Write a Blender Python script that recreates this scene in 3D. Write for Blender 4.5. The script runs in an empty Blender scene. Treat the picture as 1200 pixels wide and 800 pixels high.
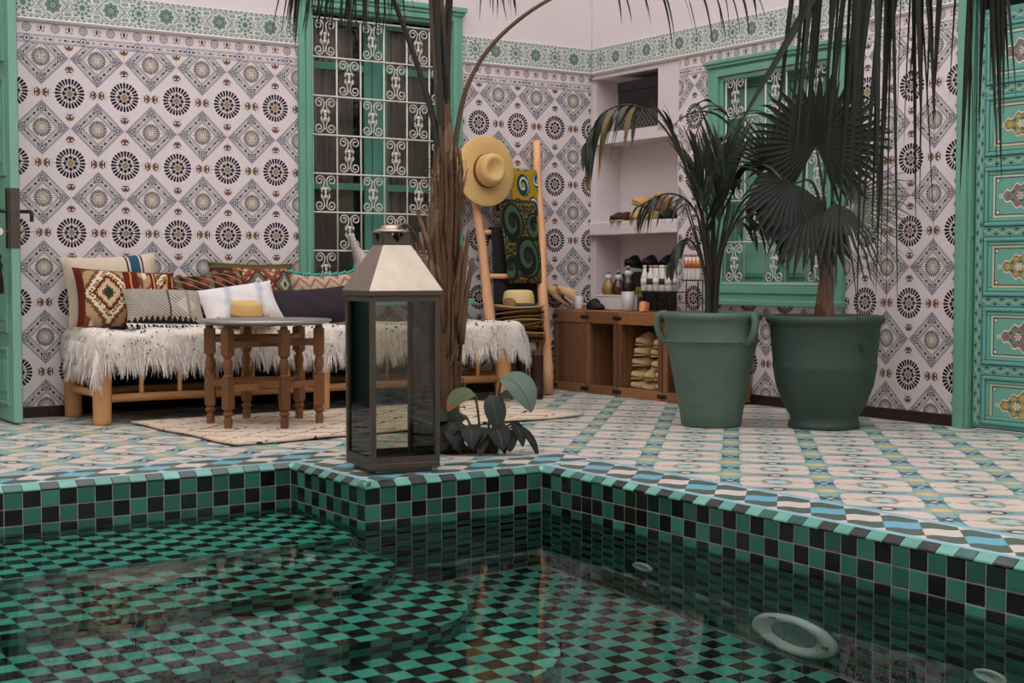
import bpy, bmesh, math, random
from mathutils import Vector, Matrix, Euler
PI = math.pi
random.seed(7)
S = bpy.context.scene
COL = S.collection
R = math.radians

# ------------------------------------------------------------------ camera
cam_d = bpy.data.cameras.new('camera'); cam = bpy.data.objects.new('camera', cam_d); COL.objects.link(cam)
cam_d.sensor_width = 36.0; cam_d.lens = 36.0 * 1646.518 / 1200.0
cam_d.clip_start = 0.05; cam_d.clip_end = 200
cam.location = (-6.19322, -8.20996, 0.8316)
cam.rotation_euler = (PI / 2 - 0.04893, 0, -0.59018)
S.camera = cam
# ------------------------------------------------------------------ overcast sky above the open courtyard
W = bpy.data.worlds.new('overcast_sky'); S.world = W; W.use_nodes = True
_nt = W.node_tree; _bg = _nt.nodes['Background']
_bg.inputs[0].default_value = (0.97, 0.98, 1.0, 1); _bg.inputs[1].default_value = 1.0
S.view_settings.view_transform = 'Standard'
try: S.view_settings.look = 'None'
except Exception: pass
S.view_settings.exposure = 1.45
S.view_settings.gamma = 1.0
S.view_settings.use_curve_mapping = False

# ------------------------------------------------------------------ helpers: colours and node expressions
def lin(h):
    if isinstance(h, str):
        c = [int(h[i:i + 2], 16) / 255 for i in (0, 2, 4)]
    else:
        c = [v / 255 for v in h]
    return tuple(v / 12.92 if v <= .04045 else ((v + .055) / 1.055) ** 2.4 for v in c) + (1.0,)

class X:
    """a scalar or colour socket in a node tree, with arithmetic"""
    def __init__(s, t, k): s.t = t; s.k = k
    def m(s, op, *a):
        n = s.t.nodes.new('ShaderNodeMath'); n.operation = op
        for i, v in enumerate((s,) + a):
            if isinstance(v, X): s.t.links.new(v.k, n.inputs[i])
            else: n.inputs[i].default_value = v
        return X(s.t, n.outputs[0])
    def __add__(s, o): return s.m('ADD', o)
    __radd__ = __add__
    def __sub__(s, o): return s.m('SUBTRACT', o)
    def __rsub__(s, o): return (s * -1.0) + o
    def __mul__(s, o): return s.m('MULTIPLY', o)
    __rmul__ = __mul__
    def __truediv__(s, o): return s.m('DIVIDE', o)
    def __lt__(s, o): return s.m('LESS_THAN', o)
    def __gt__(s, o): return s.m('GREATER_THAN', o)
    def abs(s): return s.m('ABSOLUTE')
    def sin(s): return s.m('SINE')
    def cos(s): return s.m('COSINE')
    def sqrt(s): return s.m('SQRT')
    def floor(s): return s.m('FLOOR')
    def pp(s, a): return s.m('PINGPONG', a)
    def wrap(s, a): return s.m('FLOORED_MODULO', a)
    def min(s, o): return s.m('MINIMUM', o)
    def max(s, o): return s.m('MAXIMUM', o)
    def atan2(s, o): return s.m('ARCTAN2', o)
    def pw(s, o): return s.m('POWER', o)
    def near(s, c, w): return (s - c).abs() < w
    def inv(s): return 1.0 - s

def hyp(a, b): return (a * a + b * b).sqrt()
def ell(x, y, cx, cy, rx, ry): return hyp((x - cx) * (1 / rx), (y - cy) * (1 / ry)) < 1.0

class Mat:
    """material builder: base colour painted in layers of masks"""
    def __init__(s, name, rough=.6, spec=.35, metal=0.0):
        s.m = bpy.data.materials.new(name); s.m.use_nodes = True; s.t = s.m.node_tree
        s.b = s.t.nodes['Principled BSDF']
        s.b.inputs['Roughness'].default_value = rough; s.b.inputs['Metallic'].default_value = metal
        s.b.inputs['Specular IOR Level'].default_value = spec
        s.c = None
    def n(s, ty): return s.t.nodes.new(ty)
    def geo(s):
        g = s.n('ShaderNodeNewGeometry'); x = s.n('ShaderNodeSeparateXYZ'); s.t.links.new(g.outputs['Position'], x.inputs[0])
        return [X(s.t, x.outputs[i]) for i in range(3)]
    def obj(s):
        g = s.n('ShaderNodeTexCoord'); x = s.n('ShaderNodeSeparateXYZ'); s.t.links.new(g.outputs['Object'], x.inputs[0])
        return [X(s.t, x.outputs[i]) for i in range(3)]
    def uv(s):
        g = s.n('ShaderNodeTexCoord'); x = s.n('ShaderNodeSeparateXYZ'); s.t.links.new(g.outputs['UV'], x.inputs[0])
        return [X(s.t, x.outputs[i]) for i in range(2)]
    def rnd(s):
        g = s.n('ShaderNodeObjectInfo'); return X(s.t, g.outputs['Random'])
    def vec(s, a, b, c=0.0):
        n = s.n('ShaderNodeCombineXYZ')
        for i, v in enumerate((a, b, c)):
            if isinstance(v, X): s.t.links.new(v.k, n.inputs[i])
            else: n.inputs[i].default_value = v
        return n.outputs[0]
    def noise(s, scale, detail=3.0, co='Object', vec=None, rough=.55, dist=0.0):
        n = s.n('ShaderNodeTexNoise'); n.inputs['Scale'].default_value = scale; n.inputs['Detail'].default_value = detail
        n.inputs['Roughness'].default_value = rough; n.inputs['Distortion'].default_value = dist
        if vec is not None: s.t.links.new(vec, n.inputs['Vector'])
        elif co == 'World':
            g = s.n('ShaderNodeNewGeometry'); s.t.links.new(g.outputs['Position'], n.inputs['Vector'])
        else:
            g = s.n('ShaderNodeTexCoord'); s.t.links.new(g.outputs[co], n.inputs['Vector'])
        return X(s.t, n.outputs[0])
    def voro(s, scale, vec=None, co='Object'):
        n = s.n('ShaderNodeTexVoronoi'); n.inputs['Scale'].default_value = scale
        if vec is not None: s.t.links.new(vec, n.inputs['Vector'])
        else:
            g = s.n('ShaderNodeTexCoord'); s.t.links.new(g.outputs[co], n.inputs['Vector'])
        return X(s.t, n.outputs['Distance'])
    def base(s, c): s.c = lin(c) if not isinstance(c, X) else c; return s
    def paint(s, f, c):
        n = s.n('ShaderNodeMix'); n.data_type = 'RGBA'; n.clamp_factor = True
        if isinstance(f, X): s.t.links.new(f.k, n.inputs[0])
        else: n.inputs[0].default_value = f
        for v, i in ((s.c, 6), (c if isinstance(c, X) else lin(c), 7)):
            if isinstance(v, X): s.t.links.new(v.k, n.inputs[i])
            else: n.inputs[i].default_value = v
        s.c = X(s.t, n.outputs[2]); return s
    def shade(s, f, lo, hi):
        """multiply by a factor running lo..hi as f runs 0..1 (grain, wear)"""
        g = f * (hi - lo) + lo
        n = s.n('ShaderNodeMix'); n.data_type = 'RGBA'; n.blend_type = 'MULTIPLY'; n.inputs[0].default_value = 1.0
        if isinstance(s.c, X): s.t.links.new(s.c.k, n.inputs[6])
        else: n.inputs[6].default_value = s.c
        c = s.n('ShaderNodeCombineColor')
        for i in range(3): s.t.links.new(g.k, c.inputs[i])
        s.t.links.new(c.outputs[0], n.inputs[7])
        s.c = X(s.t, n.outputs[2]); return s
    def bump(s, h, strength=.3, dist=.002):
        n = s.n('ShaderNodeBump'); n.inputs['Strength'].default_value = strength; n.inputs['Distance'].default_value = dist
        s.t.links.new(h.k, n.inputs['Height']); s.t.links.new(n.outputs[0], s.b.inputs['Normal']); return s
    def rough(s, x): s.t.links.new(x.k, s.b.inputs['Roughness']); return s
    def done(s):
        if isinstance(s.c, X): s.t.links.new(s.c.k, s.b.inputs['Base Color'])
        elif s.c is not None: s.b.inputs['Base Color'].default_value = s.c
        return s.m

# ------------------------------------------------------------------ helpers: meshes
class MB:
    def __init__(s): s.v = []; s.f = []; s.mi = []; s.uv = []; s.cur = 0
    def add(s, vs, fs, uvs=None):
        o = len(s.v); s.v += [tuple(v) for v in vs]
        for k, f in enumerate(fs):
            s.f.append([i + o for i in f]); s.mi.append(s.cur)
            s.uv.append([uvs[i] for i in f] if uvs else [(0, 0)] * len(f))
        return s
    def box(s, c, d, rot=None):
        vs = [Vector((x * d[0] / 2, y * d[1] / 2, z * d[2] / 2)) for x in (-1, 1) for y in (-1, 1) for z in (-1, 1)]
        if rot is not None: vs = [rot @ v for v in vs]
        c = Vector(c)
        return s.add([v + c for v in vs], [(0, 1, 3, 2), (4, 6, 7, 5), (0, 4, 5, 1), (2, 3, 7, 6), (0, 2, 6, 4), (1, 5, 7, 3)])
    def rng(s, x0, x1, y0, y1, z0, z1):
        return s.box(((x0 + x1) / 2, (y0 + y1) / 2, (z0 + z1) / 2), (abs(x1 - x0), abs(y1 - y0), abs(z1 - z0)))
    def tube(s, pts, rad, n=8, cap=True, flat=1.0, closed=False):
        pts = [Vector(p) for p in pts]; m = len(pts)
        rs = rad if isinstance(rad, (list, tuple)) else [rad] * m
        vs = []; prev = None
        for i, p in enumerate(pts):
            if closed: d = pts[(i + 1) % m] - pts[i - 1]
            else: d = (pts[min(i + 1, m - 1)] - pts[max(i - 1, 0)])
            d = d.normalized() if d.length > 1e-9 else Vector((0, 0, 1))
            if prev is None:
                a = Vector((0, 0, 1)) if abs(d.z) < .9 else Vector((1, 0, 0)); u = d.cross(a).normalized()
            else:
                u = (prev - d * prev.dot(d)); u = u.normalized() if u.length > 1e-6 else d.orthogonal().normalized()
            prev = u; w = d.cross(u)
            for k in range(n):
                t = 2 * PI * k / n; vs.append(p + (u * math.cos(t) + w * math.sin(t) * flat) * rs[i])
        fs = []
        for i in range(m if closed else m - 1):
            j = (i + 1) % m
            for k in range(n): fs.append((i * n + k, i * n + (k + 1) % n, j * n + (k + 1) % n, j * n + k))
        if cap and not closed: fs += [tuple(range(n - 1, -1, -1)), tuple(range((m - 1) * n, m * n))]
        return s.add(vs, fs)
    def lathe(s, prof, n=32, c=(0, 0, 0), M=None, sx=1.0, sy=1.0):
        vs = []; fs = []; us = []
        for i, (r, z) in enumerate(prof):
            for k in range(n):
                t = 2 * PI * k / n; p = Vector((r * math.cos(t) * sx, r * math.sin(t) * sy, z))
                vs.append((M @ p if M is not None else p) + Vector(c)); us.append((k / n, i / max(1, len(prof) - 1)))
        for i in range(len(prof) - 1):
            for k in range(n): fs.append((i * n + k, i * n + (k + 1) % n, (i + 1) * n + (k + 1) % n, (i + 1) * n + k))
        if prof[0][0] > 1e-6: fs.append(tuple(range(n - 1, -1, -1)))
        if prof[-1][0] > 1e-6: fs.append(tuple(range((len(prof) - 1) * n, len(prof) * n)))
        return s.add(vs, fs, us)
    def grid(s, fn, nu, nv, wrap=False):
        vs = []; us = []
        for j in range(nv + 1):
            for i in range(nu + 1):
                vs.append(fn(i / nu, j / nv)); us.append((i / nu, j / nv))
        fs = [(j * (nu + 1) + i, j * (nu + 1) + i + 1, (j + 1) * (nu + 1) + i + 1, (j + 1) * (nu + 1) + i) for j in range(nv) for i in range(nu)]
        return s.add(vs, fs, us)
    def prism(s, poly, h0, h1, M=None):
        n = len(poly); vs = [Vector((x, y, h0)) for x, y in poly] + [Vector((x, y, h1)) for x, y in poly]
        if M is not None: vs = [M @ v for v in vs]
        return s.add(vs, [tuple(range(n - 1, -1, -1)), tuple(range(n, 2 * n))] + [(i, (i + 1) % n, n + (i + 1) % n, n + i) for i in range(n)])
    def mesh(s, name, mats, smooth=False):
        me = bpy.data.meshes.new(name); me.from_pydata(s.v, [], s.f)
        for m in (mats if isinstance(mats, (list, tuple)) else [mats]): me.materials.append(m)
        me.polygons.foreach_set('material_index', s.mi)
        ul = me.uv_layers.new(name='UVMap')
        flat = []
        for q in s.uv:
            for p in q: flat += [p[0], p[1]]
        ul.data.foreach_set('uv', flat)
        if smooth: me.polygons.foreach_set('use_smooth', [True] * len(me.polygons))
        me.update(); return me
    def build(s, name, mats, parent=None, smooth=False, loc=None, weld=False, fixn=False):
        me = s.mesh(name, mats, smooth)
        if fixn or weld:
            b = bmesh.new(); b.from_mesh(me)
            if weld: bmesh.ops.remove_doubles(b, verts=b.verts, dist=1e-5)
            bmesh.ops.recalc_face_normals(b, faces=b.faces); b.to_mesh(me); b.free()
        return link(name, me, parent, loc)

def link(name, me, parent=None, loc=None, rot=None):
    o = bpy.data.objects.new(name, me); COL.objects.link(o)
    if parent is not None: o.parent = parent
    if loc is not None: o.location = loc
    if rot is not None: o.rotation_euler = rot
    return o
def tag(o, label=None, cat=None, group=None, kind=None):
    if label: o['label'] = label
    if cat: o['category'] = cat
    if group: o['group'] = group
    if kind: o['kind'] = kind
    return o
def struct(o): o['kind'] = 'structure'; return o
def thing(name, label, cat, loc=(0, 0, 0), rz=0, group=None):
    o = bpy.data.objects.new(name, None); COL.objects.link(o); o.empty_display_size = .05
    o.location = loc; o.rotation_euler = (0, 0, rz); return tag(o, label, cat, group)
def copy_tree(o, parent=None):
    c = o.copy(); COL.objects.link(c); c.parent = parent
    for ch in list(o.children): copy_tree(ch, c)
    return c
def bevel(o, w=.004, seg=2, ang=40):
    m = o.modifiers.new('bevel', 'BEVEL'); m.width = w; m.segments = seg; m.limit_method = 'ANGLE'; m.angle_limit = R(ang); return o
def subsurf(o, n=1):
    m = o.modifiers.new('subsurf', 'SUBSURF'); m.levels = n; m.render_levels = n; return o
def smooth_angle(o, deg=40):
    o.data.polygons.foreach_set('use_smooth', [True] * len(o.data.polygons))
    try: o.data.set_sharp_from_angle(angle=R(deg))
    except Exception: pass
    return o
def bez(pts, n=12):
    """smooth curve through points (Catmull-Rom)"""
    P = [Vector(p) for p in pts]; P = [P[0] * 2 - P[1]] + P + [P[-1] * 2 - P[-2]]; out = []
    for i in range(1, len(P) - 2):
        for k in range(n):
            t = k / n; a, b, c, d = P[i - 1:i + 3]
            out.append(.5 * ((2 * b) + (c - a) * t + (2 * a - 5 * b + 4 * c - d) * t * t + (3 * b - 3 * c + d - a) * t ** 3))
    out.append(P[-2]); return out

# ------------------------------------------------------------------ plain materials
def simple(name, c, rough=.6, spec=.35, metal=0., nz=None, lo=.85, hi=1.1, bump=0., co='Object'):
    m = Mat(name, rough, spec, metal).base(c)
    if nz:
        q = m.noise(nz, 4, co); m.shade(q, lo, hi)
        if bump: m.bump(q, bump, .004)
    return m.done()
M = {}
def plaster_mat():
    m = Mat('plaster_white', .85, .2).base('d8cccb')
    a = m.noise(1.3, 5, 'World'); b = m.noise(30, 4, 'World')
    m.shade(a, .93, 1.05); m.shade(b, .97, 1.03); m.bump(b * .6 + a, .12, .01); return m.done()
M['plaster'] = plaster_mat()
def green_paint(name, c, lo=.86, hi=1.1):
    m = Mat(name, .45, .4).base(c)
    g = m.noise(3, 4); f = m.noise(60, 3); k = m.noise(14, 6, rough=.75)
    m.shade(g, lo, hi); m.shade(f, .96, 1.04); m.paint((k > .72) * .5, '3c5a4c'); m.bump(f, .08, .002); return m.done()
M['green'] = green_paint('green_paint', '6a9f8a')
M['green_dk'] = green_paint('green_paint_dark', '4f8573')
M['teal'] = green_paint('teal_paint', '629c94')
M['green_door'] = green_paint('green_door_paint', '78ab95')
M['iron_white'] = simple('white_iron', 'd3c9bf', .45, .4, nz=40, lo=.9, hi=1.05)
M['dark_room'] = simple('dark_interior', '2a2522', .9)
M['curtain'] = simple('grey_curtain', 'cdc1ba', .9, nz=6, lo=.8, hi=1.1)
def wood(name, c, lo=.7, hi=1.2, sc=(1, 1, 12), rough=.55, co='Object', knots=True):
    m = Mat(name, rough, .3).base(c)
    g = m.n('ShaderNodeTexCoord'); mp = m.n('ShaderNodeMapping'); mp.inputs['Scale'].default_value = sc
    m.t.links.new(g.outputs[co], mp.inputs[0])
    a = m.noise(9, 5, vec=mp.outputs[0], dist=.6); b = m.noise(2.5, 3)
    m.shade(a, lo, hi); m.shade(b, .85, 1.12); m.shade(m.rnd(), .62, 1.28); m.bump(a, .15, .002); return m.done()
M['bamboo'] = wood('pale_pole_wood', 'c08f5e', .8, 1.15, (8, 8, 1))
M['bamboo_x'] = wood('pale_rail_wood', 'b98655', .8, 1.15, (1, 8, 8))
M['turned'] = wood('turned_brown_wood', '7a5232', .75, 1.2, (9, 9, 1), .45)
M['ladder'] = wood('ladder_pole_wood', 'cf9a74', .85, 1.12, (9, 9, 1))
M['crate'] = wood('crate_plank_wood', '855a3a', .6, 1.25, (6, 6, 1), .65)
M['crate_h'] = wood('crate_rail_wood', '93643e', .62, 1.25, (6, 1, 6), .65)
M['dark_metal'] = simple('dark_bronze_metal', '5d554c', .42, .5, .7, nz=25, lo=.75, hi=1.2)
M['lantern'] = simple('aged_brass_metal', 'a8998a', .30, .5, .85, nz=18, lo=.8, hi=1.2)
M['silver'] = simple('hammered_silver_tray', 'b9b6b6', .3, .5, .9, nz=60, lo=.9, hi=1.08, bump=.1)
M['black'] = simple('black_iron', '1d1b1a', .5, .4)
def glass_mat(name, tint=(.9, .93, .92, 1), rough=.02, mixf=.5, gl=.12):
    m = bpy.data.materials.new(name); m.use_nodes = True; t = m.node_tree; t.nodes.clear()
    o = t.nodes.new('ShaderNodeOutputMaterial'); a = t.nodes.new('ShaderNodeBsdfTransparent'); b = t.nodes.new('ShaderNodeBsdfGlossy')
    fr = t.nodes.new('ShaderNodeFresnel'); fr.inputs[0].default_value = 1.5; mx = t.nodes.new('ShaderNodeMixShader')
    a.inputs[0].default_value = tint; b.inputs['Roughness'].default_value = rough
    t.links.new(fr.outputs[0], mx.inputs[0]); t.links.new(a.outputs[0], mx.inputs[1]); t.links.new(b.outputs[0], mx.inputs[2]); t.links.new(mx.outputs[0], o.inputs[0])
    return m
M['pane'] = glass_mat('window_pane_glass', (.75, .76, .74, 1))
M['lantern_glass'] = glass_mat('smoky_lantern_glass', (.84, .84, .80, 1), .0)

# ------------------------------------------------------------------ printed wall tile (one tile is a quarter of the repeat: big medallion at uv 0,0, diamond at uv 1,1)
TW, TH = .16055, .20
WHITE, INK, TAN, BRN = 'dccfd0', '2b2230', 'b79a6a', '5d2f22'
def wall_tile_mat():
    m = Mat('printed_wall_tile', .22, .45).base(WHITE)
    u, v = m.uv(); dx = u * TW; dz = v * TH; ex = TW - dx; ez = TH - dz
    r = hyp(dx, dz); th = dz.atan2(dx)
    L1 = ex + ez; q = (ex - ez)
    # diamond frame
    inb = (L1 > .082) * (L1 < .156)
    m.paint(inb, 'c3bcba')
    stripe = (q * 150).sin() * .5 + .5
    m.paint(inb * (L1.near(.119, .012)) * (stripe > .45), '9b9696')
    m.paint(L1.near(.119, .0025) * inb * (stripe < .5), 'b8a489')
    for c, w in ((.154, .0022), (.144, .0016), (.0945, .0016), (.084, .0020)): m.paint(L1.near(c, w), '4c484e')
    aq = q.abs()
    dash = ell(aq, L1, .036, .119, .013, .0078).max(ell(aq, L1, .078, .119, .012, .0074))
    m.paint(dash * inb, '33303f')
    for cx, cz in ((.119, 0.0), (0.0, .119)):
        k = hyp(ex - cx, ez - cz)
        m.paint((k < .0275), 'd2cad0')
        m.paint((k < .0265) * (k > .0215), '54545c')
        m.paint((k < .0185) * (((ex - cx).atan2(ez - cz) * 4).sin().abs() > .45) * (k > .005), '4a4a52')
        m.paint(k < .005, WHITE)
    # small medallion
    k = hyp(ex, ez); kt = ez.atan2(ex)
    pet = (kt * 22).cos() > -.6
    m.paint((k < .053) * (k > .0325) * pet, '4b4440')
    m.paint((k < .030) * (k > .022), 'a39378'); m.paint((k < .0195) * (k > .0165), '7d6a4d'); m.paint(k < .0165, 'd3c6b8')
    m.paint((k < .024) * ((kt * 4).sin().abs() < .16), WHITE)
    # big medallion
    pet = (th * 24).cos() > -.70
    m.paint((r < .0845 + (th * 24).cos() * .0015) * (r > .0535) * pet, '2a1c1c')
    pet2 = (th * 16 + PI / 2 * 0).cos() > .1
    m.paint((r < .0515) * (r > .0455) * pet2, '4a6a62')
    lobe = r - (th * 8).cos().abs() * .006
    m.paint((lobe < .0385) * (r > .024) * ((th * 4).cos().abs() > .30), '1d1a22')
    m.paint((r < .040) * (r > .030) * ((th * 4).cos().abs() < .12), '3e7078')
    m.paint((r < .0225), 'b89a80'); m.paint((dx + dz).near(.015, .0022), '3c2a2a'); m.paint((dx + dz) < .006, '6d7d78')
    # palmettes above and beside the medallion
    for a, b in ((dx, dz), (dz, dx)):
        for cc in (.139,):
            m.paint(ell(a, b, 0.0, cc + .002, .0235, .0155) * (((a * 260).cos() + (b - cc) * 60) > -.55), '93765a')
            m.paint(ell(a, b, .020, cc - .004, .008, .006), '93765a'); m.paint(ell(a, b, .012, cc + .006, .005, .008), '6d4a38'); m.paint(ell(a, b, 0.0, cc + .001, .0065, .010), '5d3a28')
            m.paint(ell(a, b, .007, cc - .016, .013, .0036), '3a3034')
            sw = hyp(a - .016, b - (cc - .024)); m.paint(sw.near(.0075, .0009) * (b < cc - .02), '9d8f8f')
    g = m.noise(2.2, 3, 'World'); m.shade(g, .95, 1.04)
    return m.done()
M['wall_tile'] = wall_tile_mat()
def border_tile_mat():
    m = Mat('printed_border_tile', .25, .45).base(WHITE)
    u, v = m.uv(); s = u * TW; z = v          # v is metres above the strip's foot
    band = z < .050
    m.paint(band, 'cfc7cc')
    for c in (.003, .010, .041, .048): m.paint(z.near(c, .0011), '4a4658')
    f = s.wrap(TW)
    for c in (.028, .058, .102, .132): m.paint(ell(f, z, c, .0255, .010, .0055), '33303f')
    m.paint(band * ((s * 140).sin() > .6) * z.near(.0255, .009), 'b8a489')
    k = hyp(s.pp(TW), z - .0255); m.paint((k < .022), 'd2cad0'); m.paint((k < .021) * (k > .016), '4d5268'); m.paint(k < .008, '4d5268')
    h = s.pp(TW / 2)                         # rosette at 0, palmette at the half
    k = hyp(h, z - .088); a = (z - .088).atan2(h)
    m.paint((k < .026) * (k > .0215), '50515f'); m.paint((k < .019) * (k > .009) * ((a * 8).cos() > -.1), '555a66'); m.paint(k < .007, TAN)
    g = (s + 0.0).wrap(TW) - TW / 2
    m.paint(ell(g.abs(), z, .009, .092, .014, .013) * ((g * 300).cos() > -.5), '9b7a50'); m.paint(ell(g, z, 0.0, .088, .007, .012), BRN)
    m.paint(ell(g.abs(), z, .012, .072, .010, .003), '4a4040')
    return m.done()
M['border_tile'] = border_tile_mat()
def frieze_mat():
    m = Mat('carved_green_frieze', .7, .25).base('98a39b')
    u, v = m.uv()                            # metres along, metres above the middle
    n = m.noise(160, 2, 'UV'); P_ = .33
    f = u.pp(P_ / 2); az = v.abs(); g = P_ / 2 - f
    m.paint((n > .52), '7d9087')
    def star(a, b): return a.max(b).min((a + b) * .7071)
    d0 = star(f, az); d1 = star(g, az); d2 = star((f - P_ / 4).abs(), (az - .075).abs())
    lines = d0.near(.040, .0035).max(d1.near(.054, .0035))
    lines = lines.max(((f - P_ / 4) + v).abs().min(((f - P_ / 4) - v).abs()).near(.012, .003) * (d0 > .04) * (d1 > .054))
    lines = lines.max((f - P_ / 4).abs().near(.022, .003) * (az > .03) * (az < .066)).max(az.near(.032, .003) * f.near(P_ / 4, .022))
    lines = lines.max(az.near(.058, .003) * (d0 > .043) * (d1 > .057) * f.near(P_ / 4, .03))
    ang0 = v.atan2(f); ang1 = v.atan2(g); k0 = hyp(f, v); k1 = hyp(g, v)
    m.paint((d0 < .037), '71877c'); m.paint((k0 < .030) * ((ang0 * 8).cos() > .2), '475a4e'); m.paint((k0 < .018) * ((ang0 * 8).cos() < -.2), 'a9bbb0')
    m.paint((d1 < .050) * (((ang1 * 10).cos() + (k1 * 260).cos()) > .35), 'c3c8c0'); m.paint((d1 < .050) * (((ang1 * 10).cos() + (k1 * 260).cos()) < -.9), '5f7268')
    m.paint((d1 < .050) * (k1 < .012), '58776a')
    m.paint(lines, 'd9d6cf')
    edge = az > .068
    m.paint(edge, 'c3c5bd')
    m.paint(edge * az.near(.075, .004) * ((u * 190).sin() > .1), '62796d')
    m.paint(az > .081, 'd6cecb')
    w = m.noise(3, 4, 'World'); m.shade(w, .85, 1.08)
    m.bump(lines + edge * .6 + n * .3, .5, .004)
    return m.done()
M['frieze'] = frieze_mat()
def base_tile():
    m = Mat('dark_brown_baseboard_tile', .3, .4).base('33201d'); m.shade(m.rnd(), .8, 1.15); m.shade(m.noise(20, 3), .8, 1.15); return m.done()
M['baseboard'] = base_tile()

# ------------------------------------------------------------------ cement floor tile
FX, FY = .25, .27
FX0, FY0 = -1.351, -3.505
def floor_mat():
    m = Mat('patterned_cement_tile', .42, .35).base('cdbcb0')
    x, y, z = m.geo()
    a = (x - FX0) * (1 / FX); b = (y - FY0) * (1 / FY)
    Sx = (a + b) * .5; T = (a - b) * .5
    s = Sx.pp(.5); t = T.pp(.5)              # star at (0,0); circle at (.5,.5); yellow lozenge at (.5,0); flower at (0,.5)
    n = m.noise(120, 2, 'World')
    # grey-teal joints between the white lenses
    m.paint((s > (.385 - (t - .28).abs() * .24)), '8b9e99')
    m.paint(s.near(.5, .032), '6690a0')
    # chain of stars and lozenges
    m.paint((t < (.125 + (s * 2 * PI).cos() * -.03)), '84a3a2')
    m.paint((t < .105) * (t > .085), '6b9298')
    m.paint(ell(s, t, .5, 0, .16, .20), '93a596'); m.paint(ell(s, t, .5, 0, .085, .105), 'd3b070')
    k = hyp(s * 1.0, t * 1.0); an = s.atan2(t)
    m.paint(k < (an * 4).cos().abs() * .06 + .075, '5d8f97'); m.paint((s - t).abs().near(0, .028) * (k < .15), '28313a'); m.paint(hyp(s, t) < .034, 'd6c3b6')
    m.paint(((s < .02) * (t < .16)).max((t < .02) * (s < .13)) * (k > .05), '36464e')
    # flower in the white lens
    h = .5 - t
    m.paint(ell(s, h, 0, 0, .26, .19), 'b9b3a4')
    m.paint(ell(s, h, 0, 0, .23, .165) * (((s * 40).cos() + (h * 44).cos()) > -.25), '7b8b83')
    m.paint(ell(s, h, 0, 0, .11, .085), 'a5bcc0')
    m.paint(ell(s, h, 0, .215, .045, .06), 'a39d8c'); m.paint(ell(s, h, 0, .28, .025, .035), 'a39d8c')
    # circles on the joints
    k = hyp(.5 - s, h)
    m.paint((k < .15) * (.5 - s < .03), '4b6470')
    m.paint((k < .095), '33262a'); m.paint(k < .055, 'cdbcb0')
    m.shade(m.rnd(), .95, 1.04); m.shade(n, .95, 1.04); m.shade(m.noise(1.1, 4, 'World'), .9, 1.06)
    m.bump(n, .06, .001); m.rough(n * .25 + .28)
    return m.done()
M['floor_tile'] = floor_mat()
def border_floor_mat(name, ax, o_along, o_across, sgn):
    """woven dark green, white and blue lozenges beside the pool"""
    m = Mat(name, .38, .4).base('c9bcb4')
    p = m.geo(); al = (p[1 - ax] - o_along) * sgn; ac = (p[ax] - o_across)
    L = .165
    wob = ((al - ac) * (2 * PI / L)).sin() * .016
    sf = ((al + ac + wob) * (1 / L)).floor(); tf = ((al - ac) * (1 / L)).floor()
    dark = (sf + tf).wrap(2.0) > .5
    m.paint(dark, '4b5a50')
    m.paint((sf - tf).abs().m('LESS_THAN', .5) * (sf.wrap(2.0) < .5), '66a3b4')
    edge = ac.abs()
    m.paint(edge > .118, 'c9bcb4'); m.paint(edge > .124, '7fb0bd')
    m.shade(m.noise(100, 2, 'World'), .94, 1.05); m.shade(m.rnd(), .96, 1.04); return m.done()

# ================================================================== THE SETTING
# wall_left is the plane y = 0 (tiles face -y); wall_right is the plane x = 0. Both are authored as (along, depth into wall, z);
# wall_right is turned so that its "along" runs toward the camera (world -y) and its depth is world +x.
def wall_frame(name, mb, mats):
    o = mb.build(name, mats); return struct(o)
HT = 7.2
mb = MB()
D0, D1 = .006, .36
mb.rng(-9.2, -5.05, D0, D1, -.05, HT)                    # beyond the left doorway
mb.rng(-5.05, -4.08, D0, D1, 2.42, HT)                   # over the doorway
mb.rng(-4.08, -2.25, D0, D1, -.05, HT); mb.rng(-1.19, .7, D0, D1, -.05, HT)
mb.rng(-2.25, -1.19, D0, D1, -.05, .72); mb.rng(-2.25, -1.19, D0, D1, 2.52, HT)
wall_left = wall_frame('wall_left', mb, M['plaster'])
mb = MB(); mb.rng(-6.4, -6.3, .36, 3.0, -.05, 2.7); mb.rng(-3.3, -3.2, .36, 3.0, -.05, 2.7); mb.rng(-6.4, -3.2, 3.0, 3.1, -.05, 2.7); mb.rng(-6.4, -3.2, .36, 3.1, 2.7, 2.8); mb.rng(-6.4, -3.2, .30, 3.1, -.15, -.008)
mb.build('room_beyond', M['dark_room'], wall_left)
mb = MB()
NB = .25                                                # niche depth
mb.rng(-.36, .02, .03, .6, -.05, HT)                     # behind the corner
mb.rng(0.0, .955, D0 + NB, .6, -.05, HT)                 # back of the niches
mb.rng(0.0, .955, D0, NB + .02, 2.225, HT)               # over the top niche
mb.rng(.745, .955, D0, NB + .02, 1.80, 2.225)            # cheek beside the top niche
mb.rng(0.0, .955, D0, NB + .02, 1.755, 1.835)            # upper shelf
mb.rng(0.0, .955, D0, NB + .02, -.05, .50)               # below the lower niche
mb.rng(.955, 1.40, D0, .6, -.05, HT)
mb.rng(1.40, 2.36, D0, .6, -.05, .72); mb.rng(1.40, 2.36, D0, .6, 2.10, HT)
mb.rng(2.36, 3.30, D0, .6, -.05, HT); mb.rng(3.30, 4.20, D0, .6, 2.34, HT); mb.rng(4.20, 11.2, D0, .6, -.05, HT)
wall_right = wall_frame('wall_right', mb, M['plaster']); wall_right.rotation_euler = (0, 0, -PI / 2)
mb = MB(); mb.rng(0.0, .965, -.02, NB + .015, 1.10, 1.195)
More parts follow.
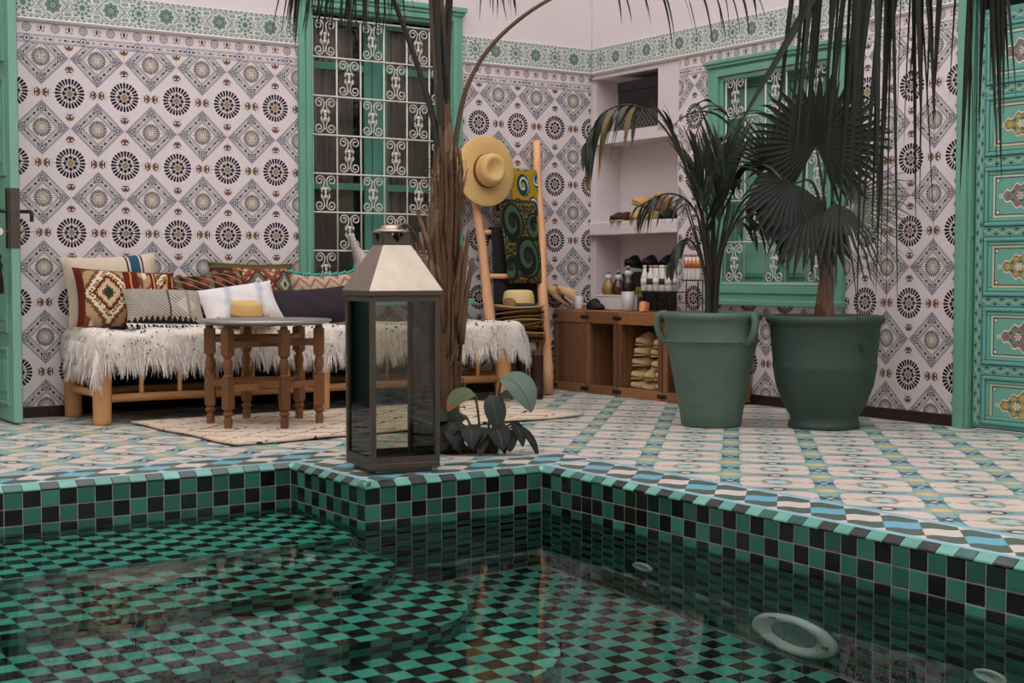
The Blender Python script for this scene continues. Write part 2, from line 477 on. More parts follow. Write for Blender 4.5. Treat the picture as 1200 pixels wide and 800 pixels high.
o = mb.build('niche_shelf', M['plaster'], wall_right); bevel(o, .008)
# the two other sides of the courtyard, behind the camera
mb = MB(); mb.rng(-9.2, .6, -11.4, -11.1, -.05, HT); struct(mb.build('wall_back', M['plaster']))
mb = MB(); mb.rng(-9.5, -9.2, -11.4, .36, -.05, HT); struct(mb.build('wall_far_left', M['plaster']))

# ---- printed tiles, each its own piece
tile_mesh = {}
def tile_piece(name, parent, a0, a1, z0, z1, uvf, mat, key=None, th=.009, gap=.00045):
    a0 += gap; a1 -= gap; z0 += gap; z1 -= gap
    if a1 - a0 < .004 or z1 - z0 < .004: return
    if key is None or key not in tile_mesh:
        mb = MB(); w, h, b = a1 - a0, z1 - z0, .0012
        vs = [(b, 0, b), (w - b, 0, b), (w - b, 0, h - b), (b, 0, h - b), (0, b, 0), (w, b, 0), (w, b, h), (0, b, h), (0, th, 0), (w, th, 0), (w, th, h), (0, th, h)]
        us = [uvf(a0 + v[0], z0 + v[2]) for v in vs]
        mb.add(vs, [(0, 1, 2, 3), (4, 5, 1, 0), (5, 6, 2, 1), (6, 7, 3, 2), (7, 4, 0, 3), (8, 9, 5, 4), (9, 10, 6, 5), (10, 11, 7, 6), (11, 8, 4, 7)], us)
        me = mb.mesh(name, mat)
        if key is not None: tile_mesh[key] = me
    else: me = tile_mesh[key]
    return link(name, me, parent, (a0, 0, z0))
ZM = .26263
def tile_field(parent, x0, x1, z0, z1, org):
    i0 = math.floor((x0 - org) / TW); i1 = math.ceil((x1 - org) / TW)
    k0 = math.floor((z0 - ZM) / TH); k1 = math.ceil((z1 - ZM) / TH)
    for i in range(i0, i1):
        for k in range(k0, k1):
            ca, cb = org + i * TW, org + (i + 1) * TW; za, zb = ZM + k * TH, ZM + (k + 1) * TH
            a, b, c, d = max(ca, x0), min(cb, x1), max(za, z0), min(zb, z1)
            if b - a < .004 or d - c < .004: continue
            full = abs(b - a - TW) < 1e-6 and abs(d - c - TH) < 1e-6
            fl, gl = i % 2, k % 2
            def uvf(x, z, ca=ca, za=za, fl=fl, gl=gl):
                u = (x - ca) / TW; v = (z - za) / TH
                return (1 - u if fl else u, 1 - v if gl else v)
            tile_piece('wall_tile', parent, a, b, c, d, uvf, M['wall_tile'], ('w', fl, gl) if full else None)
def border_row(parent, x0, x1, org):
    i0 = math.floor((x0 - org) / (2 * TW)); i1 = math.ceil((x1 - org) / (2 * TW))
    for i in range(i0, i1):
        a, b = max(org + i * 2 * TW, x0), min(org + (i + 1) * 2 * TW, x1)
        o0 = org + i * 2 * TW
        tile_piece('border_tile', parent, a, b, 2.137, 2.257, lambda x, z, o0=o0: ((x - o0) / TW, z - 2.137), M['border_tile'])
def frieze_row(parent, x0, x1, org, per=.335):
    k = .33 / per
    i0 = math.floor((x0 - org) / per); i1 = math.ceil((x1 - org) / per)
    for i in range(i0, i1):
        a, b = max(org + i * per, x0), min(org + (i + 1) * per, x1)
        o0 = org + i * per
        o = tile_piece('frieze_panel', parent, a, b, 2.275, 2.442, lambda x, z, o0=o0: ((x - o0) * k, z - 2.3585), M['frieze'], None, .02)
        if o: o.location.y = -.010
def base_row(parent, x0, x1):
    n = max(1, round((x1 - x0) / .145)); w = (x1 - x0) / n
    for i in range(n):
        o = tile_piece('baseboard_tile', parent, x0 + i * w, x0 + (i + 1) * w, .001, .063, lambda x, z: (0, 0), M['baseboard'], ('b', parent.name, round(x0, 2)), .014, .0012)
        o.location.y = -.006
OA, OA2, OB, OB2 = -3.76785, -.9673, 2.29458, 1.128
tile_field(wall_left, -4.06, -2.325, .063, 2.137, OA); tile_field(wall_left, -2.325, -1.12, .063, .66, OA); tile_field(wall_left, -1.12, -.002, .063, 2.137, OA2)
tile_field(wall_right, .968, 1.29, .063, 2.137, OB2); tile_field(wall_right, 1.29, 2.455, .063, .655, OB); tile_field(wall_right, 2.455, 3.285, .063, 2.137, OB)
border_row(wall_left, -4.06, -2.325, -4.006); border_row(wall_left, -1.12, -.002, -.893 - 2 * TW)
border_row(wall_right, .968, 1.29, 1.047 - 2 * TW); border_row(wall_right, 2.455, 3.285, 1.047 + TW)
# tiles over the right window
def over_win():
    for i in range(8):
        a, b = max(1.29, 1.047 + i * 2 * TW), min(2.455, 1.047 + (i + 1) * 2 * TW)
        if b > a: tile_piece('border_tile', wall_right, a, b, 2.19, 2.257, lambda x, z, o0=1.047 + i * 2 * TW: ((x - o0) / TW, z - 2.137), M['border_tile'])
over_win()
frieze_row(wall_left, -4.06, -2.325, -3.858); frieze_row(wall_left, -1.12, -.012, -.836)
frieze_row(wall_right, .012, 3.285, .292, .3445)
base_row(wall_left, -4.06, -.02); base_row(wall_right, .968, 3.285)
def mould(parent, x0, x1, nm='cornice_moulding'):
    prof = [(0.004, 2.252), (-.010, 2.254), (-.018, 2.262), (-.022, 2.270), (-.012, 2.276), (0.004, 2.277)]
    mb = MB(); n = len(prof)
    mb.add([(x0, y, z) for y, z in prof] + [(x1, y, z) for y, z in prof], [(i, i + 1, n + i + 1, n + i) for i in range(n - 1)] + [tuple(range(n)), tuple(range(2 * n - 1, n - 1, -1))])
    return mb.build(nm, M['plaster'], parent, fixn=True)
mould(wall_left, -4.06, -2.325); mould(wall_left, -1.12, 0); mould(wall_right, 0, 3.285)

# ---- floor
def rects_floor(): return [(-9.2, 0, -2.262, 0), (-3.262, 0, -2.952, -2.262), (-2.407, 0, -11.1, -2.952)]
mb = MB(); ZB = -1.45
mb.rng(-9.2, .3, -2.57, .3, ZB, -.008); mb.rng(-3.57, .3, -3.26, -2.57, ZB, -.008); mb.rng(-2.715, .3, -11.2, -3.26, ZB, -.008)
mb.rng(-9.2, -6.6, -11.2, -2.57, ZB, -.008); mb.rng(-6.6, -2.715, -11.2, -7.0, ZB, -.008)
M['grout'] = simple('grey_grout', 'a39b93', .9)
floor = struct(mb.build('floor', M['grout']))
CAMV = Vector(cam.location)
cells = []
for (x0, x1, y0, y1) in rects_floor():
    for i in range(math.floor((x0 - FX0) / FX) - 1, math.ceil((x1 - FX0) / FX) + 2):
        for j in range(math.floor((y0 - FY0) / FY) - 1, math.ceil((y1 - FY0) / FY) + 2):
            cx, cy = FX0 + i * FX, FY0 + j * FY
            a, b, c, d = max(cx - FX / 2, x0), min(cx + FX / 2, x1), max(cy - FY / 2, y0), min(cy + FY / 2, y1)
            if b - a < .006 or d - c < .006: continue
            p = Vector(((a + b) / 2, (c + d) / 2, 0)) - CAMV
            side = p.x * math.cos(.59018) - p.y * math.sin(.59018); fwd = p.x * math.sin(.59018) + p.y * math.cos(.59018)
            vis = fwd > 2 and abs(side) < fwd * .40
            cells.append(((b - a) * (d - c) / p.length ** 3 if vis else 0, a, b, c, d))
cells.sort(reverse=True)
def slab(mb, a, b, c, d, z1=0.0, g=.0008, e=.001, z0=-.012):
    a += g; b -= g; c += g; d -= g
    mb.add([(a + e, c + e, z1), (b - e, c + e, z1), (b - e, d - e, z1), (a + e, d - e, z1), (a, c, z1 - e), (b, c, z1 - e), (b, d, z1 - e), (a, d, z1 - e), (a, c, z0), (b, c, z0), (b, d, z0), (a, d, z0)],
           [(0, 1, 2, 3), (4, 5, 1, 0), (5, 6, 2, 1), (6, 7, 3, 2), (7, 4, 0, 3), (8, 9, 5, 4), (9, 10, 6, 5), (10, 11, 7, 6), (11, 8, 4, 7)])
ft = {}; rest = MB()
for n_, (ar, a, b, c, d) in enumerate(cells):
    if n_ < 290 and ar > 0:
        w, h = round(b - a, 4), round(d - c, 4)
        if (w, h) not in ft:
            q = MB(); slab(q, 0, w, 0, h); ft[(w, h)] = q.mesh('floor_tile', M['floor_tile'])
        link('floor_tile', ft[(w, h)], floor, (a, c, 0))
    else: slab(rest, a, b, c, d)
tag(rest.build('floor_tile_field', M['floor_tile'], floor), kind='stuff')
# woven border beside the pool
BW = .152
mbx = border_floor_mat('woven_border_tile_along_y', 0, -2.999 + .124, -2.562, 1.0)
mby = border_floor_mat('woven_border_tile_along_x', 1, -3.9, -2.417, 1.0)
mby2 = border_floor_mat('woven_border_tile_middle', 1, -3.0, -3.107, 1.0)
mbx2 = border_floor_mat('woven_border_tile_corner', 0, -2.9, -3.417, 1.0)
def border_run(along, s0, s1, c0, c1, mat, pitch=.33):
    n = max(1, round((s1 - s0) / pitch)); w = (s1 - s0) / n
    for i in range(n):
        q = MB()
        if along == 'y': slab(q, 0, c1 - c0, 0, w); p = (c0, s0 + i * w, 0)
        else: slab(q, 0, w, 0, c1 - c0); p = (s0 + i * w, c0, 0)
        q.build('border_floor_tile', mat, floor, loc=p)
border_run('x', -6.6, -3.262, -2.57, -2.262, mby); border_run('y', -3.26, -2.57, -3.57, -3.262, mbx2)
border_run('x', -3.262, -2.407, -3.26, -2.952, mby2); border_run('y', -7.0, -3.26, -2.715, -2.407, mbx)
border_run('y', -11.1, -7.0, -2.715, -2.407, mbx, 2); border_run('x', -9.2, -6.6, -2.57, -2.262, mby, 2)
q = MB(); slab(q, -9.2, -6.6, -11.1, -2.57); slab(q, -6.6, -2.715, -11.1, -7.0); q.build('floor_tile_strip', M['floor_tile'], floor)

# ---- pool
def glaze(name, cs, rough=.12):
    m = Mat(name, rough, .5).base(cs); m.shade(m.noise(9, 3, 'World'), .72, 1.25); m.shade(m.rnd(), .8, 1.2); b = m.noise(14, 3, 'World'); m.bump(b, .12, .004); return m.done()
TEALS = [glaze('glazed_teal_%s' % n, c) for n, c in (('green', '2f6658'), ('mid', '367062'), ('deep', '2a584d'))]
DARKS = [glaze('glazed_dark_%s' % n, c) for n, c in (('black', '0f1412'), ('green', '17241e'), ('brown', '1b1c18'))]
LIGHTS = [glaze('glazed_light_%s' % n, c, .16) for n, c in (('mint', '5f9a8c'), ('jade', '4f8a7c'))]
M['pool_grout'] = simple('pale_pool_grout', 'a89a92', .8, nz=30)
POOLM = [M['pool_grout']] + TEALS + DARKS
M['wet_grout'] = simple('dark_wet_grout', '55655c', .8)
STEP_LIT = [glaze('glazed_lit_step_%s' % n, c) for n, c in (('sea', '439684'), ('jade', '50a592'), ('moss', '388572'))]  # wall teal lightened: light on the underwater tiles put into the colour
STEPM = [M['wet_grout']] + STEP_LIT + DARKS
WATER = -.19
mb = MB(); FZ = -1.24; T_ = .03
mb.rng(-6.6, -2.715, -7.0, -2.57, ZB + .01, FZ)
pw = [((-6.6, -2.57), (-3.57, -2.57), (0, -1)), ((-3.57, -2.57), (-3.57, -3.26), (-1, 0)), ((-3.57, -3.26), (-2.715, -3.26), (0, -1)), ((-2.715, -3.26), (-2.715, -7.0), (-1, 0))]
for (p, q, nrm) in pw:
    ex = T_ - .003
    if nrm[0] == 0: mb.rng(p[0] - (ex if p[0] > -6 else 0), q[0] - (0 if q[0] > -3 else ex), p[1] - ex, p[1] + .01, FZ - .02, -.028)
    else: mb.rng(p[0] - ex, p[0] + .01, q[1] - ex if q[1] > -6 else q[1], p[1] - ex, FZ - .02, -.028)
mb.rng(-6.62, -6.58, -7, -2.57, FZ, -.028); mb.rng(-6.6, -2.715, -7.02, -6.98, FZ, -.028)
pool = struct(mb.build('pool_basin', M['pool_grout']))
PT, PZ = .0708, .066
cand = []
rnd = random.Random(3)
def mat_idx(i, k): 
    dark = (i + k) % 2 == 0
    if rnd.random() < .05: dark = not dark
    return (4 + rnd.choice((0, 0, 1, 2))) if dark else (1 + rnd.choice((0, 0, 1, 2)))
for fi, (p, q, nrm) in enumerate(pw):
    P0 = Vector((p[0] + nrm[0] * T_, p[1] + nrm[1] * T_, 0)); P1 = Vector((q[0] + nrm[0] * T_, q[1] + nrm[1] * T_, 0))
    if fi == 0: P0.x = -6.6; P1.x = -3.57 - T_
    if fi == 1: P0.y = -2.57 - T_; P1.y = -3.26 - T_
    if fi == 2: P0.x = -3.57 - T_; P1.x = -2.715 - T_
    if fi == 3: P0.y = -3.26 - T_
    d = (P1 - P0); L = d.length; d.normalize(); n = round(L / PT); w = L / n
    for i in range(n):
        for k in range(18):
            c = P0 + d * (w * (i + .5)); c.z = -.026 - PZ * (k + .5)
            vc = c - CAMV; fwd = vc.x * math.sin(.59018) + vc.y * math.cos(.59018); side = vc.x * math.cos(.59018) - vc.y * math.sin(.59018)
            sc = (1 / vc.length_squared if (abs(side) < fwd * .375) else 0) * (1 if k < 4 else .001)
            cand.append((sc, fi, i, k, c, d, w, mat_idx(i, k)))
cand.sort(key=lambda t: -t[0])
pm = {}; rest = MB()
for n_, (sc, fi, i, k, c, d, w, mi) in enumerate(cand):
    ang = math.atan2(d.y, d.x)                       # tile faces the pool: normal = d turned right
    g = .0016; hw, hh, e = w / 2 - g, PZ / 2 - g, .002
    vs = [(-hw + e, 0, -hh + e), (hw - e, 0, -hh + e), (hw - e, 0, hh - e), (-hw + e, 0, hh - e), (-hw, .0022, -hh), (hw, .0022, -hh), (hw, .0022, hh), (-hw, .0022, hh)]
    fs = [(0, 1, 2, 3), (4, 5, 1, 0), (5, 6, 2, 1), (6, 7, 3, 2), (7, 4, 0, 3)]
    jit = Euler((rnd.uniform(-.012, .012), 0, ang + rnd.uniform(-.012, .012)))
    if n_ < 295 and sc > 1e-6:
        key = (round(w, 4), mi)
        if key not in pm:
            q_ = MB(); q_.add(vs, fs); pm[key] = q_.mesh('pool_tile', POOLM[mi])
        link('pool_tile', pm[key], pool, c, jit)
    else:
        m4 = Matrix.Translation(c) @ jit.to_matrix().to_4x4(); rest.cur = mi; rest.add([m4 @ Vector(v) for v in vs], fs)
tag(rest.build('pool_tile_field', POOLM, pool), kind='stuff')
# bullnose row of light and dark tiles
bm_ = {}
def bull(p, q, nrm, n):
    p, q, nrm = Vector(p + (0,)), Vector(q + (0,)), Vector(nrm + (0,)); d = (q - p); L = d.length / n; d.normalize(); ang = math.atan2(d.y, d.x)
    for i in range(n):
        mi = (i % 2); mats = (LIGHTS if mi == 0 else [DARKS[1], DARKS[2], TEALS[2]]); mt = rnd.choice(mats)
        key = (round(L, 4), mt.name)
        if key not in bm_:
            q_ = MB(); g = .0014; pr = [(.0005, 0.0), (-.003, -.0003), (-.029, -.0185), (-.0315, -.0225), (-.0315, -.0255), (-.02, -.03)]
            m_ = len(pr); h = L / 2 - g
            q_.add([(-h, y, z) for y, z in pr] + [(h, y, z) for y, z in pr], [(j, j + 1, m_ + j + 1, m_ + j) for j in range(m_ - 1)] + [tuple(range(m_)), tuple(range(2 * m_ - 1, m_ - 1, -1))])
            me = q_.mesh('bullnose_tile', mt); b = bmesh.new(); b.from_mesh(me); bmesh.ops.recalc_face_normals(b, faces=b.faces); b.to_mesh(me); b.free(); bm_[key] = me
        link('bullnose_tile', bm_[key], pool, p + d * (L * (i + .5)), (0, 0, ang))
bull((-5.6, -2.57), (-3.60, -2.57), (0, -1), 28); bull((-3.57, -2.60), (-3.57, -3.29), (-1, 0), 10)
bull((-3.60, -3.26), (-2.745, -3.26), (0, -1), 12); bull((-2.715, -3.29), (-2.715, -6.3), (-1, 0), 43)
# corner pieces
for x, y in ((-3.585, -2.585), (-3.585, -3.275), (-2.73, -3.275)):
    q_ = MB(); q_.add([(-.014, -.014, -.024), (.014, -.014, -.008), (.014, .014, 0), (-.014, .014, -.008), (-.014, -.014, -.03), (.014, -.014, -.03), (.014, .014, -.03), (-.014, .014, -.03)],
        [(0, 1, 2, 3), (4, 7, 6, 5), (0, 4, 5, 1), (1, 5, 6, 2), (2, 6, 7, 3), (3, 7, 4, 0)]); q_.build('bullnose_tile', LIGHTS[0], pool, loc=(x, y, 0))
# steps under water, rounded at their right ends
def clip(poly, conv):
    out = poly
    for i in range(len(conv)):
        a, b = conv[i], conv[(i + 1) % len(conv)]; inp = out; out = []
        if not inp: return out
        def side(p): return (b[0] - a[0]) * (p[1] - a[1]) - (b[1] - a[1]) * (p[0] - a[0])
        for j in range(len(inp)):
            p, q = inp[j], inp[(j + 1) % len(inp)]; sp, sq = side(p), side(q)
            if sp >= 0: out.append(p)
            if sp * sq < 0:
                t = sp / (sp - sq); out.append((p[0] + (q[0] - p[0]) * t, p[1] + (q[1] - p[1]) * t))
    return out
def checker(mb, conv, z, x0, x1, y0, y1):
    nx, ny = math.ceil((x1 - x0) / .0745), math.ceil((y1 - y0) / .0745)
    for i in range(nx):
        for j in range(ny):
            a, c = x0 + i * .0745, y1 - (j + 1) * .0745; g = .0018
            pl = [(a + g, c + g), (a + .0745 - g, c + g), (a + .0745 - g, c + .0745 - g), (a + g, c + .0745 - g)]
            if conv: pl = clip(pl, conv)
            if len(pl) < 3: continue
            mb.cur = (5 + rnd.choice((0, 0, 1))) if (i + j) % 2 else (1 + rnd.choice((0, 1, 1)))
            zz = z + rnd.uniform(-.0006, .0006); mb.add([(x, y, zz) for x, y in pl], [tuple(range(len(pl)))])
steps = [(-.32, -3.28, -3.605, .0), (-.49, -3.83, -3.64, .30), (-.67, -4.33, -3.60, .38), (-.86, -4.78, -3.50, .45)]
for si, (z, yn, xr, rad) in enumerate(steps):
    rr = rad if rad > 0 else .06
    out = [(-6.55, -2.60), (-6.55, yn)] + [(xr - rr + rr * math.sin(t), yn + rr - rr * math.cos(t)) for t in [PI / 2 * k / 10 for k in range(11)]] + [(xr, -2.60)]
    if si > 0: out[-1] = (xr, -3.30 if xr > -3.6 else -2.60)
    if si > 0 and xr > -3.6: out += [(-3.605, -3.30), (-3.605, -2.60)]
    st_mb = MB(); st_mb.prism(out, FZ, z - .003); st = st_mb.build('pool_step', M['wet_grout'], pool, fixn=True)
    conv = [(-6.55, -2.60), (-6.55, yn)] + [(xr - rr + rr * math.sin(t), yn + rr - rr * math.cos(t)) for t in [PI / 2 * k / 10 for k in range(11)]] + [(xr, -2.60)]
    tf = MB(); checker(tf, conv, z, -6.55, xr + .08, yn - .08, -2.60 if si == 0 else steps[si - 1][1] + .45)
    # riser tiles along the front and the rounded end
    path = [(-6.55, yn)] + conv[2:-1] + [(xr, -3.30)]
    pts = [Vector(p) for p in path]; segs = []; acc = 0.0
    dens = []
    for a, b in zip(pts[:-1], pts[1:]):
        n = max(1, round((b - a).length / .0745)) if (b - a).length > .12 else 1
        for k in range(n): dens.append((a.lerp(b, k / n), a.lerp(b, (k + 1) / n)))
    for i, (a, b) in enumerate(dens):
        nn = Vector((b - a).to_tuple()); nn = Vector((nn.y, -nn.x)).normalized() * .003
        for k in range(5):
            zt = z - .004 - k * .068; zb = zt - .064
            if zb < (steps[si + 1][0] if si < 3 else FZ) - .07: break
            tf.cur = (5 + rnd.choice((0, 1))) if (i + k) % 2 else 1 + rnd.choice((0, 1, 2))
            a2, b2 = a.lerp(b, .03) + nn, a.lerp(b, .97) + nn
            tf.add([(a2.x, a2.y, zb), (b2.x, b2.y, zb), (b2.x, b2.y, zt), (a2.x, a2.y, zt)], [(0, 1, 2, 3)])
    tag(tf.build('step_tile_field', STEPM, st), kind='stuff')
tf = MB(); checker(tf, None, FZ + .003, -6.55, -2.745, -6.95, -3.29); tag(tf.build('pool_floor_tile_field', STEPM, pool), kind='stuff')
# water
def water_mat():
    m = Mat('clear_pool_water'); t = m.t; t.nodes.remove(m.b); out = [n for n in t.nodes if n.type == 'OUTPUT_MATERIAL'][0]
    a = m.noise(3.2, 2, 'World'); b = m.noise(11, 2, 'World'); h = a + b * .2
    bp = m.n('ShaderNodeBump'); bp.inputs['Strength'].default_value = .05; bp.inputs['Distance'].default_value = .03; t.links.new(h.k, bp.inputs['Height'])
    rf = m.n('ShaderNodeBsdfRefraction'); rf.inputs['IOR'].default_value = 1.33; rf.inputs['Roughness'].default_value = 0; rf.inputs['Color'].default_value = (.90, .97, .95, 1)
    gl = m.n('ShaderNodeBsdfGlossy'); gl.inputs['Roughness'].default_value = 0
    fr = m.n('ShaderNodeFresnel'); fr.inputs['IOR'].default_value = 1.33
    for n in (rf, gl, fr): t.links.new(bp.outputs[0], n.inputs['Normal'])
    f = X(t, fr.outputs[0]) * .72; mx = m.n('ShaderNodeMixShader')
    t.links.new(f.k, mx.inputs[0]); t.links.new(rf.outputs[0], mx.inputs[1]); t.links.new(gl.outputs[0], mx.inputs[2]); t.links.new(mx.outputs[0], out.inputs[0])
    return m.m
mb = MB()
w0 = T_ - .004
mb.add([(-6.6, -7, WATER), (-2.715 - w0, -7, WATER), (-2.715 - w0, -3.26 - w0, WATER), (-3.57 - w0, -3.26 - w0, WATER), (-3.57 - w0, -2.57 - w0, WATER), (-6.6, -2.57 - w0, WATER)], [(0, 1, 2, 3, 4, 5)])
o = mb.build('pool_water', water_mat()); tag(o, 'clear rippled water filling the tiled pool', 'water', kind='stuff')

# ------------------------------------------------------------------ windows with white iron grilles
def spiral(cx, cz, r0, r1, a0, turns, n=22):
    return [(cx + (r0 + (r1 - r0) * t / n) * math.cos(a0 + turns * 2 * PI * t / n), cz + (r0 + (r1 - r0) * t / n) * math.sin(a0 + turns * 2 * PI * t / n)) for t in range(n + 1)]
def scroll_mesh(name, cw, ch):
    mb = MB(); hw, hh = cw / 2 - .008, ch / 2 - .008; rs = .0042
    for sx in (-1, 1):
        for sz in (-1, 1):
            r = hw * .46; cx, cz = hw - r, hh - r
            sp = spiral(cx, cz, r * .22, r, PI * .2, 1.55)       # ends on the inner lower side of the corner curl
            tail = [(hw * .16, hh * .40), (hw * .40, hh * .22), (hw * .30, hh * .05)]
            pts = sp[:-2] + tail
            c3 = bez([(x * sx, 0, z * sz) for x, z in pts], 2)
            mb.tube(c3, rs, 5)
    for sz in (-1, 1):
        c3 = bez([(-hw * .30, 0, sz * hh * .05), (-hw * .34, 0, sz * hh * .16), (0, 0, sz * hh * .30), (hw * .34, 0, sz * hh * .16), (hw * .30, 0, sz * hh * .05)], 4); mb.tube(c3, rs, 5)
        mb.tube([(-hw * .5, 0, sz * hh * .97), (0, 0, sz * hh * .70), (hw * .5, 0, sz * hh * .97)], rs * .8, 5)
    mb.box((0, -.001, 0), (.014, .008, hh * .52)); mb.box((0, -.001, hh * .2), (.024, .010, .016)); mb.box((0, -.001, -hh * .2), (.024, .010, .016))
    return mb.mesh(name, M['iron_white'], True)
def window(name, parent_rot, x0, x1, z0, z1, fw, gx0, gz1, cw, ch, nc, nr, parity, shutters):
    root = MB()
    # opening lined with green, frame in three steps
    for (a, b, y0, y1) in ((0, fw * .45, -.030, .05), (fw * .45, fw * .78, -.042, .05), (fw * .78, fw, -.018, .10)):
        root.rng(x0 + a, x0 + b, y0, y1, z0 + a, z1 - a); root.rng(x1 - b, x1 - a, y0, y1, z0 + a, z1 - a)
        root.rng(x0 + b, x1 - b, y0, y1, z1 - b, z1 - a); root.rng(x0 + b, x1 - b, y0, y1, z0 + a, z0 + b)
    w = root.build(name, M['green']); struct(w); w.rotation_euler = (0, 0, parent_rot); bevel(w, .004)
    ix0, ix1, iz0, iz1 = x0 + fw, x1 - fw, z0 + fw, z1 - fw
    # sashes
    yS = .085
    mb = MB(); mid = (ix0 + ix1) / 2
    if not shutters:
        s = MB()
        for (a, b) in ((ix0, mid - .03), (mid + .03, ix1)):
            s2 = MB()
            s2.rng(a, a + .055, yS, yS + .035, iz0, iz1); s2.rng(b - .055, b, yS, yS + .035, iz0, iz1)
            for zz in (iz0, iz0 + (iz1 - iz0) * .36, iz1 - (iz1 - iz0) * .20, iz1 - .06): s2.rng(a + .055, b - .055, yS + .003, yS + .032, zz, zz + .045)
            so = s2.build('sash', M['green_dk'], w); bevel(so, .003)
            for za, zb in ((iz0 + .045, iz0 + (iz1 - iz0) * .36), (iz0 + (iz1 - iz0) * .36 + .045, iz1 - (iz1 - iz0) * .20), (iz1 - (iz1 - iz0) * .20 + .045, iz1 - .06)):
                MB().rng(a + .05, b - .05, yS + .016, yS + .020, za - .004, zb + .004).build('pane', M['pane'], so)
        MB().rng(mid - .03, mid + .03, yS - .012, yS + .04, iz0, iz1).build('mullion', M['green_dk'], w)
        for (a, b) in ((ix0 - .02, mid - .12), (mid + .10, ix1 + .02)):
            cm = MB(); cm.grid(lambda u, v: (a + (b - a) * u, yS + .10 + .012 * math.sin(u * 60), iz0 + (iz1 - iz0) * v), 60, 2); cm.build('curtain', M['curtain'], w, True)
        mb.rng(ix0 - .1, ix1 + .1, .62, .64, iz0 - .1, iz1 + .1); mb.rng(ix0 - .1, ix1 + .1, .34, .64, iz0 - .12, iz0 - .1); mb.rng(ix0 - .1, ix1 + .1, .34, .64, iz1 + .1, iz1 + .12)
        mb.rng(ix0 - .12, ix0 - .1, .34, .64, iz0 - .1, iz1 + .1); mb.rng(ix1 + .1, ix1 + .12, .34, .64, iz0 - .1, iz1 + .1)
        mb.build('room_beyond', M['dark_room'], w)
    else:
        for (a, b) in ((ix0, mid - .004), (mid + .004, ix1)):
            s2 = MB(); s2.rng(a, b, yS, yS + .04, iz0, iz1); so = s2.build('shutter', M['green'], w); bevel(so, .003)
            n = 3; h = (iz1 - iz0) / n
            for k in range(n):
                p = MB(); za, zb = iz0 + k * h + .045, iz0 + (k + 1) * h - .045; pa, pb = a + .05, b - .05
                p.rng(pa, pb, yS - .012, yS + .01, za, zb); o = p.build('panel', M['green'], so); bevel(o, .009, 2)
                p = MB(); p.rng(pa - .016, pb + .016, yS - .020, yS + .002, zb, zb + .016); p.rng(pa - .016, pb + .016, yS - .020, yS + .002, za - .016, za)
                p.rng(pa - .016, pa, yS - .020, yS + .002, za, zb); p.rng(pb, pb + .016, yS - .020, yS + .002, za, zb); bevel(p.build('panel_moulding', M['green_dk'], so), .003)
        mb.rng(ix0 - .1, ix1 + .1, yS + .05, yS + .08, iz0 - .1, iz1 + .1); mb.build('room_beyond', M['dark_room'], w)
    # grille
    yG = -.006; gw, gh = cw * nc, ch * nr
    vb = MB(); vb.tube([(0, 0, 0), (0, 0, gh + .012)], .0058, 6); vme = vb.mesh('grille_bar', M['iron_white'], True)
    hb = MB(); hb.tube([(-.012, 0, 0), (gw + .012, 0, 0)], .0062, 6); hme = hb.mesh('grille_rail', M['iron_white'], True)
    sc = scroll_mesh('grille_scroll', cw, ch)
    gz0 = gz1 - gh
    for i in range(nc + 1): link('grille_bar', vme, w, (gx0 + i * cw, yG, gz0 - .006))
    for k in range(nr + 1): link('grille_rail', hme, w, (gx0, yG - .008, gz0 + k * ch))
    for i in range(nc):
        for k in range(nr):
            if (i + k) % 2 == parity: link('grille_scroll', sc, w, (gx0 + (i + .5) * cw, yG - .004, gz1 - (k + .5) * ch))
    return w
window_1 = window('window_1', 0, -2.33, -1.115, .64, 2.60, .10, -2.229, 2.455, .1725, .247, 6, 7, 0, False)
window_2 = window('window_2', -PI / 2, 1.285, 2.463, .64, 2.19, .135, 1.44, 2.075, .179, .2625, 5, 5, 0, True)
o = MB(); o.rng(1.265, 2.483, -.075, .0, .625, .66); bevel(o.build('window_sill', M['green'], window_2), .006)
o = MB(); o.rng(1.268, 2.48, -.06, .0, 2.165, 2.19); o.rng(1.275, 2.473, -.05, 0, 2.145, 2.166); bevel(o.build('window_head', M['green'], window_2), .005)
o = MB(); o.rng(-2.35, -1.095, -.06, .0, 2.585, 2.62); o.rng(-2.34, -1.105, -.045, 0, 2.56, 2.586); bevel(o.build('window_head', M['green'], window_1), .005)

